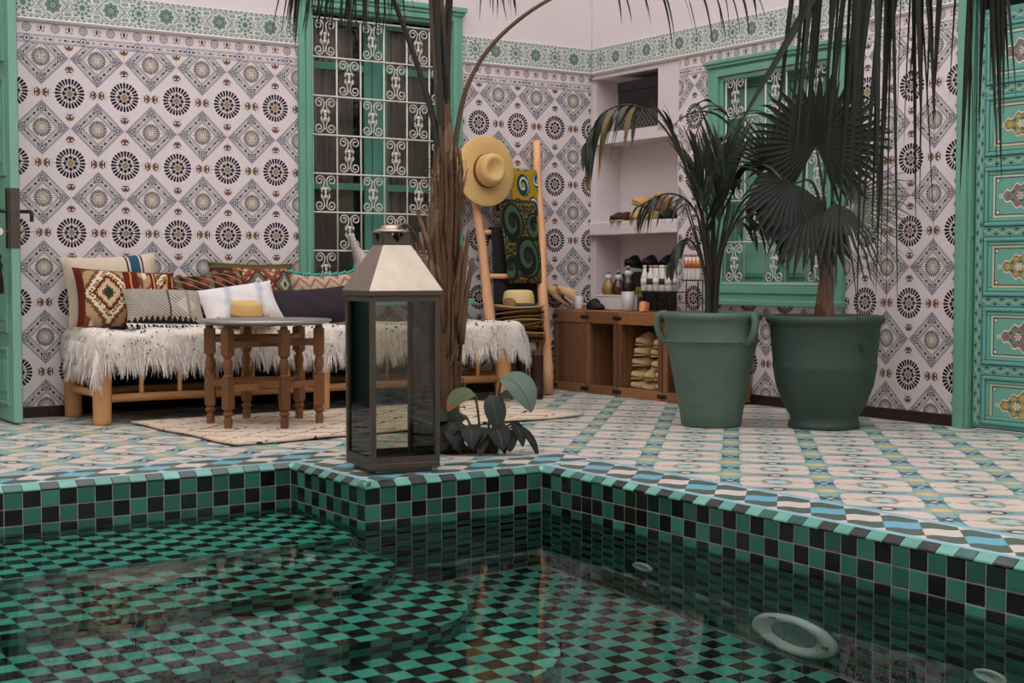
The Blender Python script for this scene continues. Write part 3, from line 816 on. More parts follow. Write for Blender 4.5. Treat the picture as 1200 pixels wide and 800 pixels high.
# ------------------------------------------------------------------ painted door in the right wall
def wave_mat(name):
    m = Mat(name, .45, .4).base('679c8c')
    u, v = m.uv()                                     # metres along, -1..1 across
    w = (u * (2 * PI / .085)).sin() * .38
    m.paint((v - w).abs() < .34, '8aaa9a'); m.paint((v - w).abs().near(.36, .055), '47655b')
    a = (u * (1 / .0425)); cell = a.floor(); f = a - cell; sg = cell.wrap(2.0) * -2.0 + 1.0
    m.paint(ell(f, v * sg, .5, -.42, .26, .34) * ((v * sg) < -.28), '1f4a46')
    m.paint((v.abs() > .93), '2c6663'); m.shade(m.noise(30, 3), .9, 1.08); return m.done()
M['wave'] = wave_mat('painted_wave_border')
def panel_mat(name, line, inner, accent, petal):
    m = Mat(name, .45, .4).base('68a190')
    x, y = m.uv()                                     # metres from the panel centre
    ax, ay = x.abs(), y.abs()
    HX, HY = .262, .108
    fr = ((ax - HX).max(ay - HY))                       # 0 on the frame line
    m.paint(fr.near(-.004, .004), line); m.paint(fr.near(-.013, .0022), '3a2c2a')
    cd = hyp(HX - .026 - ax, HY - .026 - ay); m.paint((cd < .011), line); m.paint(cd.near(.011, .002), '4a2c2a')
    th = y.atan2(x * .5)
    lob = (ax * (2 * PI / .062)).cos() * .009 + .084 - (ax * ax) * 1.75
    body = (ay - lob)                                   # negative inside the cartouche
    tip = (ax - .214)
    m.paint((body < 0.0) * (tip < 0), line); m.paint((body < -.010) * (ax < .206), '4a2c2c'); m.paint((body < -.014) * (ax < .200), inner)
    q = ((ax * 120).sin() + (ay * 140).cos())
    m.paint((body < -.018) * (q > .5) * (ax < .18), accent); m.paint((body < -.018) * (q < -1.1) * (ax < .18), '2f5f5a')
    k = hyp(x, y); m.paint(k < .036 + (th * 8).cos() * .008, petal); m.paint(k < .012, 'c39a3f')
    k2 = hyp(ax - .10, ay); m.paint((k2 < .022) * (((ay).atan2(ax - .10) * 6).cos() > -.2), petal)
    m.paint(hyp(ax - .218, ay) < .012, line); m.paint(hyp(ax - .218, ay) < .006, '6aad97')
    m.shade(m.noise(30, 3), .9, 1.08); return m.done()
PA = panel_mat('painted_panel_grey', 'c9c3b5', '7f7a70', '8a5a4e', 'c9c0b6'); PB = panel_mat('painted_panel_gold', 'cdb698', '8a8560', 'b39a45', 'd8d0c6')
mb = MB(); mb.rng(3.285, 3.345, -.05, .08, 0, 2.36); mb.rng(4.155, 4.215, -.05, .08, 0, 2.36); mb.rng(3.345, 4.155, -.05, .08, 2.30, 2.36)
mb.rng(3.268, 3.287, -.035, .0, 0, 2.36); mb.rng(3.345, 3.362, -.03, .08, 0, 2.30); mb.rng(4.138, 4.155, -.03, .08, 0, 2.30)
door_2 = struct(mb.build('door_2', M['green'])); door_2.rotation_euler = (0, 0, -PI / 2); bevel(door_2, .004)
lf = MB(); lf.rng(3.368, 4.132, .005, .05, .012, 2.205); leaf = lf.build('door_leaf', M['teal'], door_2); bevel(leaf, .004)
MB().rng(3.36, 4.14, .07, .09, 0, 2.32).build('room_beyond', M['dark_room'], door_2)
def strip(name, x0, x1, z0, z1, vert, mat, parent, y=.0, th=.012):
    mb = MB(); vs = [(x0, y, z0), (x1, y, z0), (x1, y, z1), (x0, y, z1), (x0, y + th, z0), (x1, y + th, z0), (x1, y + th, z1), (x0, y + th, z1)]
    us = [((v[2], (v[0] - x0) / (x1 - x0) * 2 - 1) if vert else (v[0], (v[2] - z0) / (z1 - z0) * 2 - 1)) for v in vs]
    mb.add(vs, [(0, 1, 2, 3), (4, 5, 1, 0), (5, 6, 2, 1), (6, 7, 3, 2), (7, 4, 0, 3)], us); return mb.build(name, mat, parent)
strip('painted_stile', 3.376, 3.428, .03, 2.19, True, M['wave'], leaf, -.002); strip('painted_stile', 4.072, 4.124, .03, 2.19, True, M['wave'], leaf, -.002)
zr = [.035, .32, .68, 1.045, 1.41, 1.78, 2.155]
for k, z in enumerate(zr):
    if k: strip('painted_rail', 3.428, 4.072, z - .026, z + .026, False, M['wave'], leaf, -.002)
for k in range(6):
    za, zb = zr[k] + (.03 if k else .0), zr[k + 1] - .03; a, b = 3.436, 4.064
    for j, (ins, y, th) in enumerate(((0, -.012, .02), (.022, -.004, .012))):
        p = MB(); w = .02
        p.rng(a + ins, b - ins, y, y + th, zb - ins - w, zb - ins); p.rng(a + ins, b - ins, y, y + th, za + ins, za + ins + w)
        p.rng(a + ins, a + ins + w, y, y + th, za + ins + w, zb - ins - w); p.rng(b - ins - w, b - ins, y, y + th, za + ins + w, zb - ins - w)
        bevel(p.build('panel_moulding', M['teal'] if j == 0 else M['green'], leaf), .005)
    cx, cz = (a + b) / 2, (za + zb) / 2 if k else zb - .15
    mb = MB(); h0, h1 = a + .044 - cx, b - .044 - cx; v0, v1 = za + .044 - cz, zb - .044 - cz
    vs = [(h0, 0, v0), (h1, 0, v0), (h1, 0, v1), (h0, 0, v1), (h0, .01, v0), (h1, .01, v0), (h1, .01, v1), (h0, .01, v1)]
    mb.add(vs, [(0, 1, 2, 3), (4, 5, 1, 0), (5, 6, 2, 1), (6, 7, 3, 2), (7, 4, 0, 3)], [(v[0], v[2]) for v in vs])
    mb.build('painted_panel', PB if k % 2 == 0 else PA, leaf, loc=(cx, -.001, cz))
for z in (.22, 1.02, 1.7):
    mb = MB(); mb.tube([(3.362, -.008, z), (3.362, -.008, z + .07)], .009, 8); mb.build('hinge', M['green_dk'], door_2)

# ------------------------------------------------------------------ open door at the left edge
mb = MB(); mb.rng(-4.20, -4.155, -.355, .38, .012, 2.46); door_1 = struct(mb.build('door_1', M['green_door'])); bevel(door_1, .004)
for za, zb in ((.10, .42), (.50, .88), (1.36, 1.9), (1.98, 2.36)):
    p = MB(); y0, y1 = -.27, .30
    p.rng(-4.212, -4.198, y0, y1, zb - .02, zb); p.rng(-4.212, -4.198, y0, y1, za, za + .02); p.rng(-4.212, -4.198, y0, y0 + .02, za + .02, zb - .02); p.rng(-4.212, -4.198, y1 - .02, y1, za + .02, zb - .02)
    bevel(p.build('panel_moulding', M['green_door'], door_1), .004)
    p = MB(); p.rng(-4.207, -4.199, y0 + .07, y1 - .07, za + .07, zb - .07); bevel(p.build('panel', M['green_door'], door_1), .003)
mb = MB(); mb.rng(-4.203, -4.152, -.360, -.352, .965, 1.29); o = mb.build('lock_plate', M['dark_metal'], door_1); bevel(o, .002)
mb = MB(); mb.rng(-4.212, -4.199, -.34, -.29, .965, 1.29); bevel(mb.build('lock_plate', M['dark_metal'], door_1), .002)
mb = MB(); mb.tube([(-4.26, -.32, 1.165), (-4.10, -.32, 1.165)], .010, 8); mb.tube(bez([(-4.10, -.32, 1.165), (-4.085, -.325, 1.163), (-4.082, -.33, 1.14), (-4.083, -.33, 1.11)], 5), .011, 8); mb.tube(bez([(-4.26, -.32, 1.165), (-4.275, -.31, 1.16), (-4.28, -.25, 1.155)], 5), .010, 8)
mb.build('door_handle', M['black'], door_1, True)
M['brass'] = simple('brass', 'b89a55', .3, .5, .9); M['cream_plastic'] = simple('cream_tag', 'd8d0c4', .5)
mb = MB(); mb.tube([(-4.16, -.34, 1.06), (-4.125, -.34, 1.06)], [.009, .007], 8); mb.build('keyhole_knob', M['brass'], door_1, True)
key = thing('door_key', 'key with pale round head in the lock of the green door', 'key', (-4.212, -.32, 1.055))
mb = MB(); mb.tube([(0, 0, 0), (-.03, -.005, 0)], .004, 6); mb.build('shank', M['brass'], key); mb = MB(); mb.lathe([(0, -.004), (.022, -.004), (.022, .004), (0, .004)], 14, (-.045, -.01, 0), Matrix.Rotation(PI / 2, 3, 'X')); mb.build('bow', M['cream_plastic'], key)
tas = thing('tassel', 'black tassel hanging on a cord from the key of the green door', 'tassel', (-4.262, -.33, .72))
mb = MB(); mb.tube(bez([(0, 0, .335), (.004, 0, .27), (0, 0, .21)], 4), .003, 6); mb.build('cord', M['black'], tas)
mb = MB(); mb.lathe([(0, .215), (.014, .21), (.017, .195), (.011, .18), (.017, .165), (.022, .15), (.012, .14)], 14); mb.build('knot', M['black'], tas, True)
mb = MB()
for k in range(40):
    a = random.random() * 2 * PI; r = .006 + .018 * random.random() ** .5; mb.tube([(.5 * r * math.cos(a), .5 * r * math.sin(a), .145), (r * math.cos(a), r * math.sin(a), .08), (r * 1.15 * math.cos(a), r * 1.15 * math.sin(a), random.uniform(-.005, .01))], .0028, 4)
tag(mb.build('tassel_threads', M['black'], tas), kind='stuff')

# ================================================================== THINGS
RV = Vector((.8309, -.5565, 0)); FV = Vector((.5565, .8309, 0))     # level directions: across and away, used to lay out plants
def lds(c, l, d, z): return Vector((c[0], c[1], 0)) + RV * l + FV * d + Vector((0, 0, z))

# ------------------------------------------------------------------ rug
def rug_mat():
    m = Mat('beige_berber_wool', .95, .1).base('d0bca6')
    x, y, z = m.obj()
    n = m.noise(90, 3); k = m.noise(7, 2)
    a = (x + y * 1.3 + (k - .5) * .10) * 3.2; b = (x - y * 1.3 + (k - .5) * .10) * 3.2
    w = m.noise(28, 2)
    line = (a.pp(.5) < .05).max(b.pp(.5) < .05)
    m.paint(line * (w > .50), '3d2620'); m.shade(n, .8, 1.15); m.bump(n, .6, .01); return m.done()
mb = MB()
rc = [(-3.66, -.66), (-3.575, -1.93), (-1.35, -1.72), (-1.40, -.60)]
def rugf(u, v):
    a = Vector(rc[0] + (0,)).lerp(Vector(rc[3] + (0,)), u); b = Vector(rc[1] + (0,)).lerp(Vector(rc[2] + (0,)), u); p = a.lerp(b, v)
    wob = .012 * math.sin(u * 17 + 2) * (1 if v > .9 else 0)
    return (p.x + .010 * math.sin(v * 13), p.y + wob, .010 + .003 * math.sin(u * 23) * math.sin(v * 11))
mb.grid(rugf, 60, 30); o = mb.build('rug', rug_mat(), None, True); tag(o, 'beige woolly rug with dark dashed diamond lines under the tray table', 'rug')
s_ = o.modifiers.new('solid', 'SOLIDIFY'); s_.thickness = .011; s_.offset = -.6

# ------------------------------------------------------------------ daybed
bed = thing('daybed', 'low pole-wood daybed with turned front rail against the tiled wall', 'daybed', (0, 0, 0))
BX0, BX1, BY0, BY1, BZ = -3.85, -1.12, -.66, -.04, .50
def post(x, y, r=.052, h=.44):
    mb = MB(); mb.lathe([(0, 0), (r * .86, 0), (r * .94, .02), (r * .96, .12), (r * 1.02, .26), (r * .97, h - .03), (r * .8, h), (0, h)], 18); o = mb.build('leg', M['bamboo'], bed, True, (x, y, 0)); return o
for x in (BX0 + .05, -2.48, BX1 - .06):
    for y in (BY0 + .04, BY1 - .05): post(x, y)
def rail(p, q, r=.022, nm='rail', m_='bamboo_x'):
    mb = MB(); p, q = Vector(p), Vector(q); pts = [p.lerp(q, k / 8) + Vector((0, random.uniform(-.003, .003), random.uniform(-.003, .003))) for k in range(9)]; mb.tube(pts, r, 10); return mb.build(nm, M[m_], bed, True)
for y in (BY0 + .04, BY1 - .05):
    rail((BX0 + .05, y, .145), (BX1 - .06, y, .150), .024); rail((BX0 + .05, y, .345), (BX1 - .06, y, .345), .026)
for x in (BX0 + .05, BX1 - .06): rail((x, BY0 + .04, .165), (x, BY1 - .05, .165), .022, 'rail', 'bamboo'); rail((x, BY0 + .04, .36), (x, BY1 - .05, .36), .024, 'rail', 'bamboo')
for i in range(1, 12):
    x = BX0 + .05 + i * .2205
    if abs(x + 2.48) < .06: continue
    mb = MB(); mb.tube([(x, BY0 + .04, .145), (x, BY0 + .04, .345)], .013, 8); mb.build('spindle', M['bamboo'], bed, True)
for y in (-.26, -.45):
    mb = MB(); mb.tube([(BX0 + .05, y, .165), (BX0 + .05, y, .36)], .012, 8); mb.build('spindle', M['bamboo'], bed, True)
mb = MB(); mb.rng(BX0 + .01, BX1 - .01, BY0 + .03, BY1, .365, BZ - .02); bevel(mb.build('mattress', simple('cream_mattress', 'b9a894', .9), bed), .03, 3)
M['under_shade'] = simple('under_bed_shade', '171412', .95, .1, nz=12)  # near-black panels added to stand in for the shade under the daybed
MB().rng(BX0 + .02, BX1 - .03, BY1 - .015, BY1 - .005, .02, .36).build('back_shade_panel', M['under_shade'], bed)
MB().rng(BX0 + .02, BX1 - .03, BY0 + .07, BY1 - .02, .352, .364).build('base_shade_panel', M['under_shade'], bed)

# ------------------------------------------------------------------ wedding blanket with fringe and sequins
def wool_mat():
    m = Mat('white_wool', .95, .1).base('dfd4c9'); n = m.noise(60, 4); k = m.noise(4, 3); m.shade(n, .78, 1.12); m.shade(k, .9, 1.06); m.bump(n, .7, .012); return m.done()
M['wool'] = wool_mat(); M['strand'] = simple('white_wool_strand', 'e8e0d8', .9, .15, nz=20, lo=.88, hi=1.08)
rb = random.Random(11)
def edge_fold(e, r=.045):
    """distance beyond the edge -> (outward, down)"""
    if e <= 0: return (e, 0.0)
    L = r * PI / 2
    if e < L: return (r * math.sin(e / r), r * (1 - math.cos(e / r)))
    return (r + .012 * math.sin((e - L) * 22), r + (e - L))
def blanket_pt(u, v, lift=0.0):
    s = -3.86 - .17 + u * (2.74 + .36); t = v * (.64 + .150)          # s along x, t from the back edge forward
    x0, x1 = -3.80, -1.10; ox = oz = 0.0; x = s
    if s < x0: o, d = edge_fold(x0 - s); x = x0 - o; oz = d
    elif s > x1: o, d = edge_fold(s - x1); x = x1 + o; oz = d
    y = -.03 - t; oy = 0.0
    if t > .60: o, d = edge_fold(t - .60); y = -.63 - o; oy = d
    z = BZ + .012 + .010 * math.sin(s * 7.3 + 1) * math.sin(t * 9 + s) + .006 * math.sin(s * 23)
    drop = max(oz, oy) if min(oz, oy) < .01 else math.hypot(oz, oy)
    if oy > .05: y += .016 * math.sin(s * 19 + math.sin(s * 5) * 2) * min(1, oy / .1)
    if oz > .05: x += .014 * math.sin(t * 21) * min(1, oz / .1)
    return Vector((x, y, z - drop + lift))
mb = MB(); mb.grid(lambda u, v: blanket_pt(u, v), 150, 56)
bl = mb.build('blanket', M['wool'], None, True); tag(bl, 'shaggy white fringed blanket with small sequins draped over the daybed', 'blanket')
s_ = bl.modifiers.new('solid', 'SOLIDIFY'); s_.thickness = .012; s_.offset = 1
fr = MB()
def strand(p, d, L, w, sag=.6):
    p = Vector(p); d = Vector(d).normalized(); sd = d.cross(Vector((rb.uniform(-1, 1), rb.uniform(-1, 1), .3))).normalized() * w; vs = []
    for k in range(4):
        t = k / 3; q = p + d * L * t + Vector((0, 0, -sag * L * t * t)) + Vector((rb.uniform(-1, 1), rb.uniform(-1, 1), 0)) * .004 * t
        ww = 1 - .75 * t; vs += [q - sd * ww, q + sd * ww]
    fr.add(vs, [(2 * k, 2 * k + 1, 2 * k + 3, 2 * k + 2) for k in range(3)])
for k in range(5200):                                   # fringe rows over the front drop and at the hem
    u = rb.random(); row = rb.choice((.76, .84, .90, .95, .985, .998, 1.0, 1.0)); v = min(1, row + rb.gauss(0, .012))
    if 0 < u < 1: 
        p = blanket_pt(u, v, 0); L = rb.uniform(.02, .045) if row < .97 else rb.uniform(.035, .075)
        clump = math.sin(u * 160) * .5
        strand(p + Vector((0, -.006, .004)), (rb.uniform(-.25, .25) + clump * .7, -.35 + rb.uniform(-.2, .2), -.8), L, rb.uniform(.0014, .0028))
for k in range(1500):
    v = rb.uniform(.1, 1); side = rb.random() < .62; u = rb.choice((0.0, 0.0, .02, .045, .07)) if side else 1 - rb.choice((0, 0, .02, .04))
    p = blanket_pt(u, v); strand(p + Vector((-.005 if side else .005, 0, .003)), (-.3 if side else .3, rb.uniform(-.35, .2), -.8), rb.uniform(.03, .07), .0024)
for k in range(700):
    p = blanket_pt(rb.random(), rb.uniform(.45, .74), .004); strand(p, (rb.uniform(-1, 1), -.7, .15), rb.uniform(.02, .045), .0022, .8)
tag(fr.build('fringe', M['strand'], bl), kind='stuff')
sq = MB()
for k in range(330):
    u, v = rb.uniform(.01, .99), rb.uniform(.45, .97); p = blanket_pt(u, v, .003); n = Vector((0, -1, .25)) if v > .74 else Vector((0, -.3, 1)); n.normalize()
    a = n.orthogonal().normalized(); b = n.cross(a); sq.cur = 0 if rb.random() < .8 else 1; r_ = rb.uniform(.0045, .0075)
    sq.add([p + n * .006 + (a * math.cos(t) + b * math.sin(t)) * r_ for t in [2 * PI * j / 6 for j in range(6)]], [tuple(range(6))])
tag(sq.build('sequins', [simple('tarnished_sequin', '4b4038', .3, .5, .6), simple('bright_sequin', 'e6e2dc', .15, .5, .9)], bl), kind='stuff')

# ------------------------------------------------------------------ cushions
def cushion(name, label, mats, c, w, h, t, tilt=18, yaw=0, roll=0, n=20, sag=0.0, pinch=.07):
    mb = MB()
    def f(sgn):
        def g(a, b):
            u, v = a * 2 - 1, b * 2 - 1
            th = t / 2 * (max(0, (1 - abs(u) ** 3.2)) * max(0, (1 - abs(v) ** 3.2))) ** .55
            x = u * w / 2 * (1 - pinch * (1 - v * v) * abs(u)); z = v * h / 2 * (1 - pinch * (1 - u * u) * abs(v)) - sag * (1 - u * u) * (v + 1) / 2
            cr = .006 * math.sin(u * 9 + v * 5 + w * 40) * (1 - u * u) * (1 - v * v)
            return (x, sgn * th + cr, z)
        return g
    mb.grid(f(-1), n, n); k = len(mb.f)
    if isinstance(mats, (list, tuple)) and len(mats) > 1: mb.cur = 1
    mb.grid(f(1), n, n)
    for i in range(k, len(mb.f)): mb.f[i].reverse(); mb.uv[i].reverse()
    o = mb.build(name, mats, None, True, weld=False); o.location = c; o.rotation_euler = Euler((R(-tilt), R(roll), R(yaw)), 'XYZ')
    return tag(o, label, 'cushion', 'cushions on the daybed'), f
def fabric_end(m, sc=140, st=.5):
    u, v = m.uv(); w = ((u * sc * 3.0).sin() * (v * sc * 3.0).sin()); m.shade(m.noise(40, 3), .85, 1.12); m.bump(w * .5 + m.noise(220, 2), st, .002); return m.done()
def c_stripe():
    m = Mat('cream_blue_stripe_cloth', .9, .15).base('cdb9a2'); u, v = m.uv()
    m.paint(u.near(.74, .055), '2a5060'); m.paint(u.near(.655, .010), '2b3545'); m.paint(u.near(.825, .010), '2b3545'); return fabric_end(m)
def c_kilim():
    m = Mat('rust_kilim_cloth', .95, .1).base('a88a66'); u, v = m.uv()
    uq = (u * 46).floor() * (1 / 46.0); vq = (v * 34).floor() * (1 / 34.0)
    x = uq.wrap(.62); d = (x - .27).abs() * 2.1 + (vq - .5).abs()
    m.paint((d * 16).sin() > .0, '6b4634'); m.paint((d > .34) * ((x * 70).sin() > .1) * ((d * 8).sin() > .0), 'd0bf9f'); m.paint((d < .34) * (d > .27), '5a231c'); m.paint((d < .24) * (d > .14), 'c2ab84'); m.paint(d < .11, '253a2d')
    m.paint((d > .42) * (d < .50), 'd3c2a4')
    for c, w in ((.025, .03), (.50, .055), (.535, .055), (.93, .03)): m.paint(u.near(c, w), '5d241b')
    for c in (.515, .72, .90): m.paint((u + (v * 20).sin() * .004).near(c, .008), 'c98a4a')
    m.paint(u.near(.74, .03), '5d241b'); m.paint(u.near(.745, .007), 'd39a52'); m.paint((v > .93), '5d2a1f'); return fabric_end(m)
def c_grey():
    m = Mat('white_grey_woven_cloth', .95, .1).base('b9ada0'); u, v = m.uv()
    a = (u * 1.4 + v) * 14; b = (u * 1.4 - v) * 14
    net = (a.pp(.5) < .10).max(b.pp(.5) < .10); left = u < .52
    m.paint(left * net, '5a5148'); m.paint(left * (hyp(a.pp(.5) - .5, b.pp(.5) - .5) < .16), '6a6158')
    st = ((u * 1.6 + v * .9) * 75).sin() > .35; m.paint(left.inv() * st * ((u - .75).abs() + (v - .45).abs() * .6 > .14), '6b6258')
    m.paint(u.near(.53, .012), '4c443d'); m.paint(u.near(.78, .02), '8b8176')
    m.paint((v < .16) * (((u * 90).sin() * .05 + .10) > v), '2b2522'); return fabric_end(m)
def c_dark():
    m = Mat('dark_rust_woven_cloth', .95, .1).base('4c2a22'); u, v = m.uv()
    a = ((u * 34).sin() + (v * 26).sin()); m.paint(a > .9, '7d4236'); m.paint(a < -1.0, '241a18'); m.paint((u * 16).sin() > .88, '6d5a3c'); m.paint(((u + v) * 40).sin() > .93, 'a28a68'); return fabric_end(m)
def c_multi():
    m = Mat('multicolour_kilim_cloth', .95, .1).base('7c3f31'); u, v = m.uv()
    uq = (u * 60).floor() * (1 / 60.0); vq = (v * 40).floor() * (1 / 40.0); x = uq.wrap(.34); d = (x - .17).abs() * 2.4 + (vq - .62).abs() * 1.3
    m.paint((d * 22).sin() > .35, 'c3b394'); m.paint((d < .40) * (d > .30), '6e2f2a'); m.paint((d < .28) * (d > .2), '3c7a72'); m.paint((d < .17) * (d > .1), 'cbb891'); m.paint(d < .08, '2d5a4a')
    m.paint((d > .48) * (((x + v) * 60).sin() > .2), '8c5a3a'); m.paint(u < .24, '4a2a22'); m.paint((u < .24) * (((u * 50).sin() + (v * 40).sin()) > .8), '8d6248'); m.paint(v > .92, '55502c'); return fabric_end(m)
def c_white():
    m = Mat('white_blue_smudged_cloth', .9, .15).base('dcd5d2'); u, v = m.uv()
    n = m.noise(9, 4, 'UV'); s = (u - v * .16)
    for c in (.22, .64): m.paint((1.0 - (s - c).abs() * 14 + (n - .5) * 1.2).max(0.0).min(1.0) * .55, '7f95a8')
    return fabric_end(m, 180, .3)
def c_black(): return fabric_end(Mat('charcoal_plum_cloth', .9, .15).base('352c33'), 160, .3)
def c_trim():
    m = Mat('pale_pink_kilim_cloth', .95, .1).base('b9a18a'); u, v = m.uv()
    d = (u.wrap(.2) - .1).abs() * 2 + v; m.paint((d * 30).sin() > .5, '9a6a55'); m.paint((d * 12).sin() > .85, '8a7a4a'); return fabric_end(m)
ZT = BZ + .015
c1, _ = cushion('cushion', 'cream cushion with a dark blue stripe behind the rust kilim cushion', c_stripe(), (-3.575, -.13, ZT + .215), .56, .42, .16, 12, 0, -3)
c2, _ = cushion('cushion', 'rust and brown kilim cushion with a stepped diamond at the left end', c_kilim(), (-3.545, -.285, ZT + .165), .60, .36, .17, 22, 0, 3)
c3, _ = cushion('cushion', 'white and grey woven cushion with a netted diamond pattern', c_grey(), (-3.385, -.46, ZT + .115), .46, .25, .13, 34, -4, 2)
c4, _ = cushion('cushion', 'dark rust brown woven cushion between the two kilim cushions', c_dark(), (-3.0, -.20, ZT + .155), .50, .34, .16, 20, 0, -6)
c5, f5 = cushion('cushion', 'multicoloured kilim cushion with teal diamonds below the tiles', c_multi(), (-2.70, -.13, ZT + .185), .56, .38, .15, 12, 0, 1)
c6, _ = cushion('cushion', 'white cushion with two faded blue smudges behind the small hat', c_white(), (-2.925, -.46, ZT + .125), .50, .27, .14, 30, 4, -7)
c7, _ = cushion('cushion', 'plain charcoal cushion left of the big lantern', c_black(), (-2.405, -.36, ZT + .118), .62, .26, .15, 30, 0, -3, sag=.02)
c8, f8 = cushion('cushion', 'pale pink patterned cushion with turquoise beaded edge under the window', c_trim(), (-2.20, -.16, ZT + .165), .52, .33, .15, 12, 0, -2, sag=.02)
# trims of cushions
mb = MB()
M['turq'] = simple('turquoise_bead', '2f9c8c', .35, .5)
for k in range(26):
    p = Vector(f8(-1)(k / 25, 1.0)); mb.lathe([(0, -.013), (.010, -.009), (.0145, 0), (.010, .009), (0, .013)], 8, p + Vector((0, 0, .006 + .004 * math.sin(k * 2.1))))
tag(mb.build('bead_trim', M['turq'], c8, True), kind='stuff')
mb = MB(); mb.tube([Vector(f5(-1)(k / 24, 1.0)) for k in range(25)], .010, 6); mb.build('piping', simple('olive_cord', '5b5430', .9, nz=80), c5)
mb = MB(); rr = random.Random(5)
for k in range(46):
    p = Vector((-.23 + .46 * k / 45 * .98, -.012, -.115)); L = rr.uniform(.015, .05) * (1 if k % 4 else 1.4)
    mb.tube([p, p + Vector((rr.uniform(-.008, .008), -.012, -L * .6)), p + Vector((rr.uniform(-.01, .01), -.014, -L))], [.004, .003, .001], 4)
tag(mb.build('tassel_fringe', M['strand'], c3), kind='stuff')

# ------------------------------------------------------------------ speckled white ornament behind the lantern
def speckle():
    m = Mat('white_speckled_glaze', .6, .3).base('b9b2ab'); n = m.noise(70, 3); m.paint(n > .58, '8d8680'); m.bump(n, .5, .006); return m.done()
def bird():
    mb = MB(); path = bez([(.055, 0, 0), (.055, 0, .07), (.05, 0, .15), (.03, 0, .24), (-.012, 0, .31), (-.038, 0, .37), (-.052, 0, .43)], 5)
    rs = [.05, .062, .072, .08, .086, .091, .095, .098, .10, .10, .10, .099, .097, .093, .088, .081, .073, .064, .056, .049, .043, .039, .036, .034, .032, .030, .028, .025, .02, .013, .004]
    mb.tube(path, rs, 16, flat=.72); return mb
o = bird().build('ornament', speckle(), None, True); o.location = (-1.94, -.075, .657); tag(o, 'white speckled ornament with a narrow upright neck before the iron grille', 'ornament')
o = MB(); o.rng(-2.35, -1.095, -.155, .0, .615, .655); bevel(o.build('window_sill', M['green'], window_1), .006)

# ------------------------------------------------------------------ straw hats
def straw(name, c, lo=.82, hi=1.1):
    m = Mat(name, .75, .25).base(c); x, y, z = m.obj(); r = hyp(x, y); rings = (r * 520 + z * 520).sin(); n = m.noise(120, 3); k = m.noise(5, 3)
    m.shade(n, lo, hi); m.shade(k, .92, 1.06); m.bump(rings * .5 + n, .35, .003); return m.done()
M['straw'] = straw('golden_straw', 'd4ad70'); M['straw_pale'] = straw('pale_straw', 'd9b985'); M['straw_dk'] = straw('brown_straw', '8d6a3c')
M['band_br'] = simple('brown_leather_band', '6e3a1c', .6, nz=30); M['band_gy'] = simple('grey_ribbon', '4a443c', .8, nz=60)
def hat(name, label, br, cr, ch, mat, band, loc, rot=(0, 0, 0), group=None, dent=.02, curl=.02, bandw=.032, sy=1.12, parts=True):
    t = thing(name, label, 'hat', loc, 0, group); t.rotation_euler = rot
    prof = [(br, curl), (br * .985, curl + .006), (br * .8, .006 + curl * .25), (cr * 1.12, .004), (cr, .010), (cr * .97, ch * .5), (cr * .90, ch * .82), (cr * .80, ch * .95), (cr * .62, ch), (cr * .35, ch - dent * .6), (0.001, ch - dent)]
    mb = MB(); n = 40
    outer = bez([(r, 0, z) for r, z in prof], 3); pr = [(p.x, p.z) for p in outer]
    mb.lathe(pr, n, sx=1.0, sy=1.0)
    for i, v in enumerate(mb.v):
        x, y, z = v; r = math.hypot(x, y)
        if r < cr * 1.15: y *= sy if True else 1
        else: y *= 1 + (sy - 1) * .6
        a = math.atan2(y, x); wav = .012 * math.sin(2 * a + br * 50) * max(0, (r - cr) / (br - cr)) ** 1.5
        mb.v[i] = (x, y, z + wav)
    o = mb.build('crown_and_brim', mat, t, True); s_ = o.modifiers.new('solid', 'SOLIDIFY'); s_.thickness = .004; s_.offset = -1
    if parts:
        mb = MB(); k = 1.012
        mb.lathe([(cr * 1.03, .010), (cr * 1.035, .012), (cr * 1.02, bandw), (cr * 1.0, bandw + .002)], n, sy=sy); mb.build('hat_band', band, t, True)
    return t

# ------------------------------------------------------------------ tray table
tt = thing('tray_table', 'round silver tray on a folding stand of turned brown legs', 'table', (-3.085, -1.165, 0))
mb = MB(); TR = .36; TZ = .565
mb.lathe([(0, TZ), (TR * .80, TZ), (TR * .9, TZ + .002), (TR * .97, TZ + .013), (TR, TZ + .016), (TR + .004, TZ + .011), (TR * .98, TZ + .002), (TR * .90, TZ - .010), (TR * .80, TZ - .012), (0, TZ - .012)], 64)
mb.build('tray', M['silver'], tt, True)
legprof = [(0, 0), (.017, 0), (.020, .004), (.021, .05), (.024, .075), (.028, .085), (.021, .095), (.020, .115), (.027, .125), (.019, .135), (.019, .14)]
def turned_leg(x, y, a):
    mb = MB(); M3 = Matrix.Rotation(a, 3, 'Z')
    mb.lathe([(0, 0), (.020, 0), (.023, .06), (.017, .075), (.028, .088), (.028, .096), (.018, .106), (.026, .118)], 14)
    mb.box((0, 0, .20), (.052, .044, .165), M3)
    mb.lathe([(.024, .28), (.026, .29), (.017, .30), (.022, .32), (.027, .345), (.022, .372), (.017, .382), (.026, .392), (.024, .40)], 14)
    mb.box((0, 0, .465), (.054, .046, .135), M3)
    mb.lathe([(.024, .53), (.018, TZ - .013)], 10)
    o = mb.build('leg', M['turned'], tt, False, (x, y, 0)); smooth_angle(o, 35); return o
LP = []
for k in range(6):
    a = R(-33.8 + 60 * k); x, y = .295 * math.cos(a), .295 * math.sin(a); LP.append((x, y)); turned_leg(x, y, a)
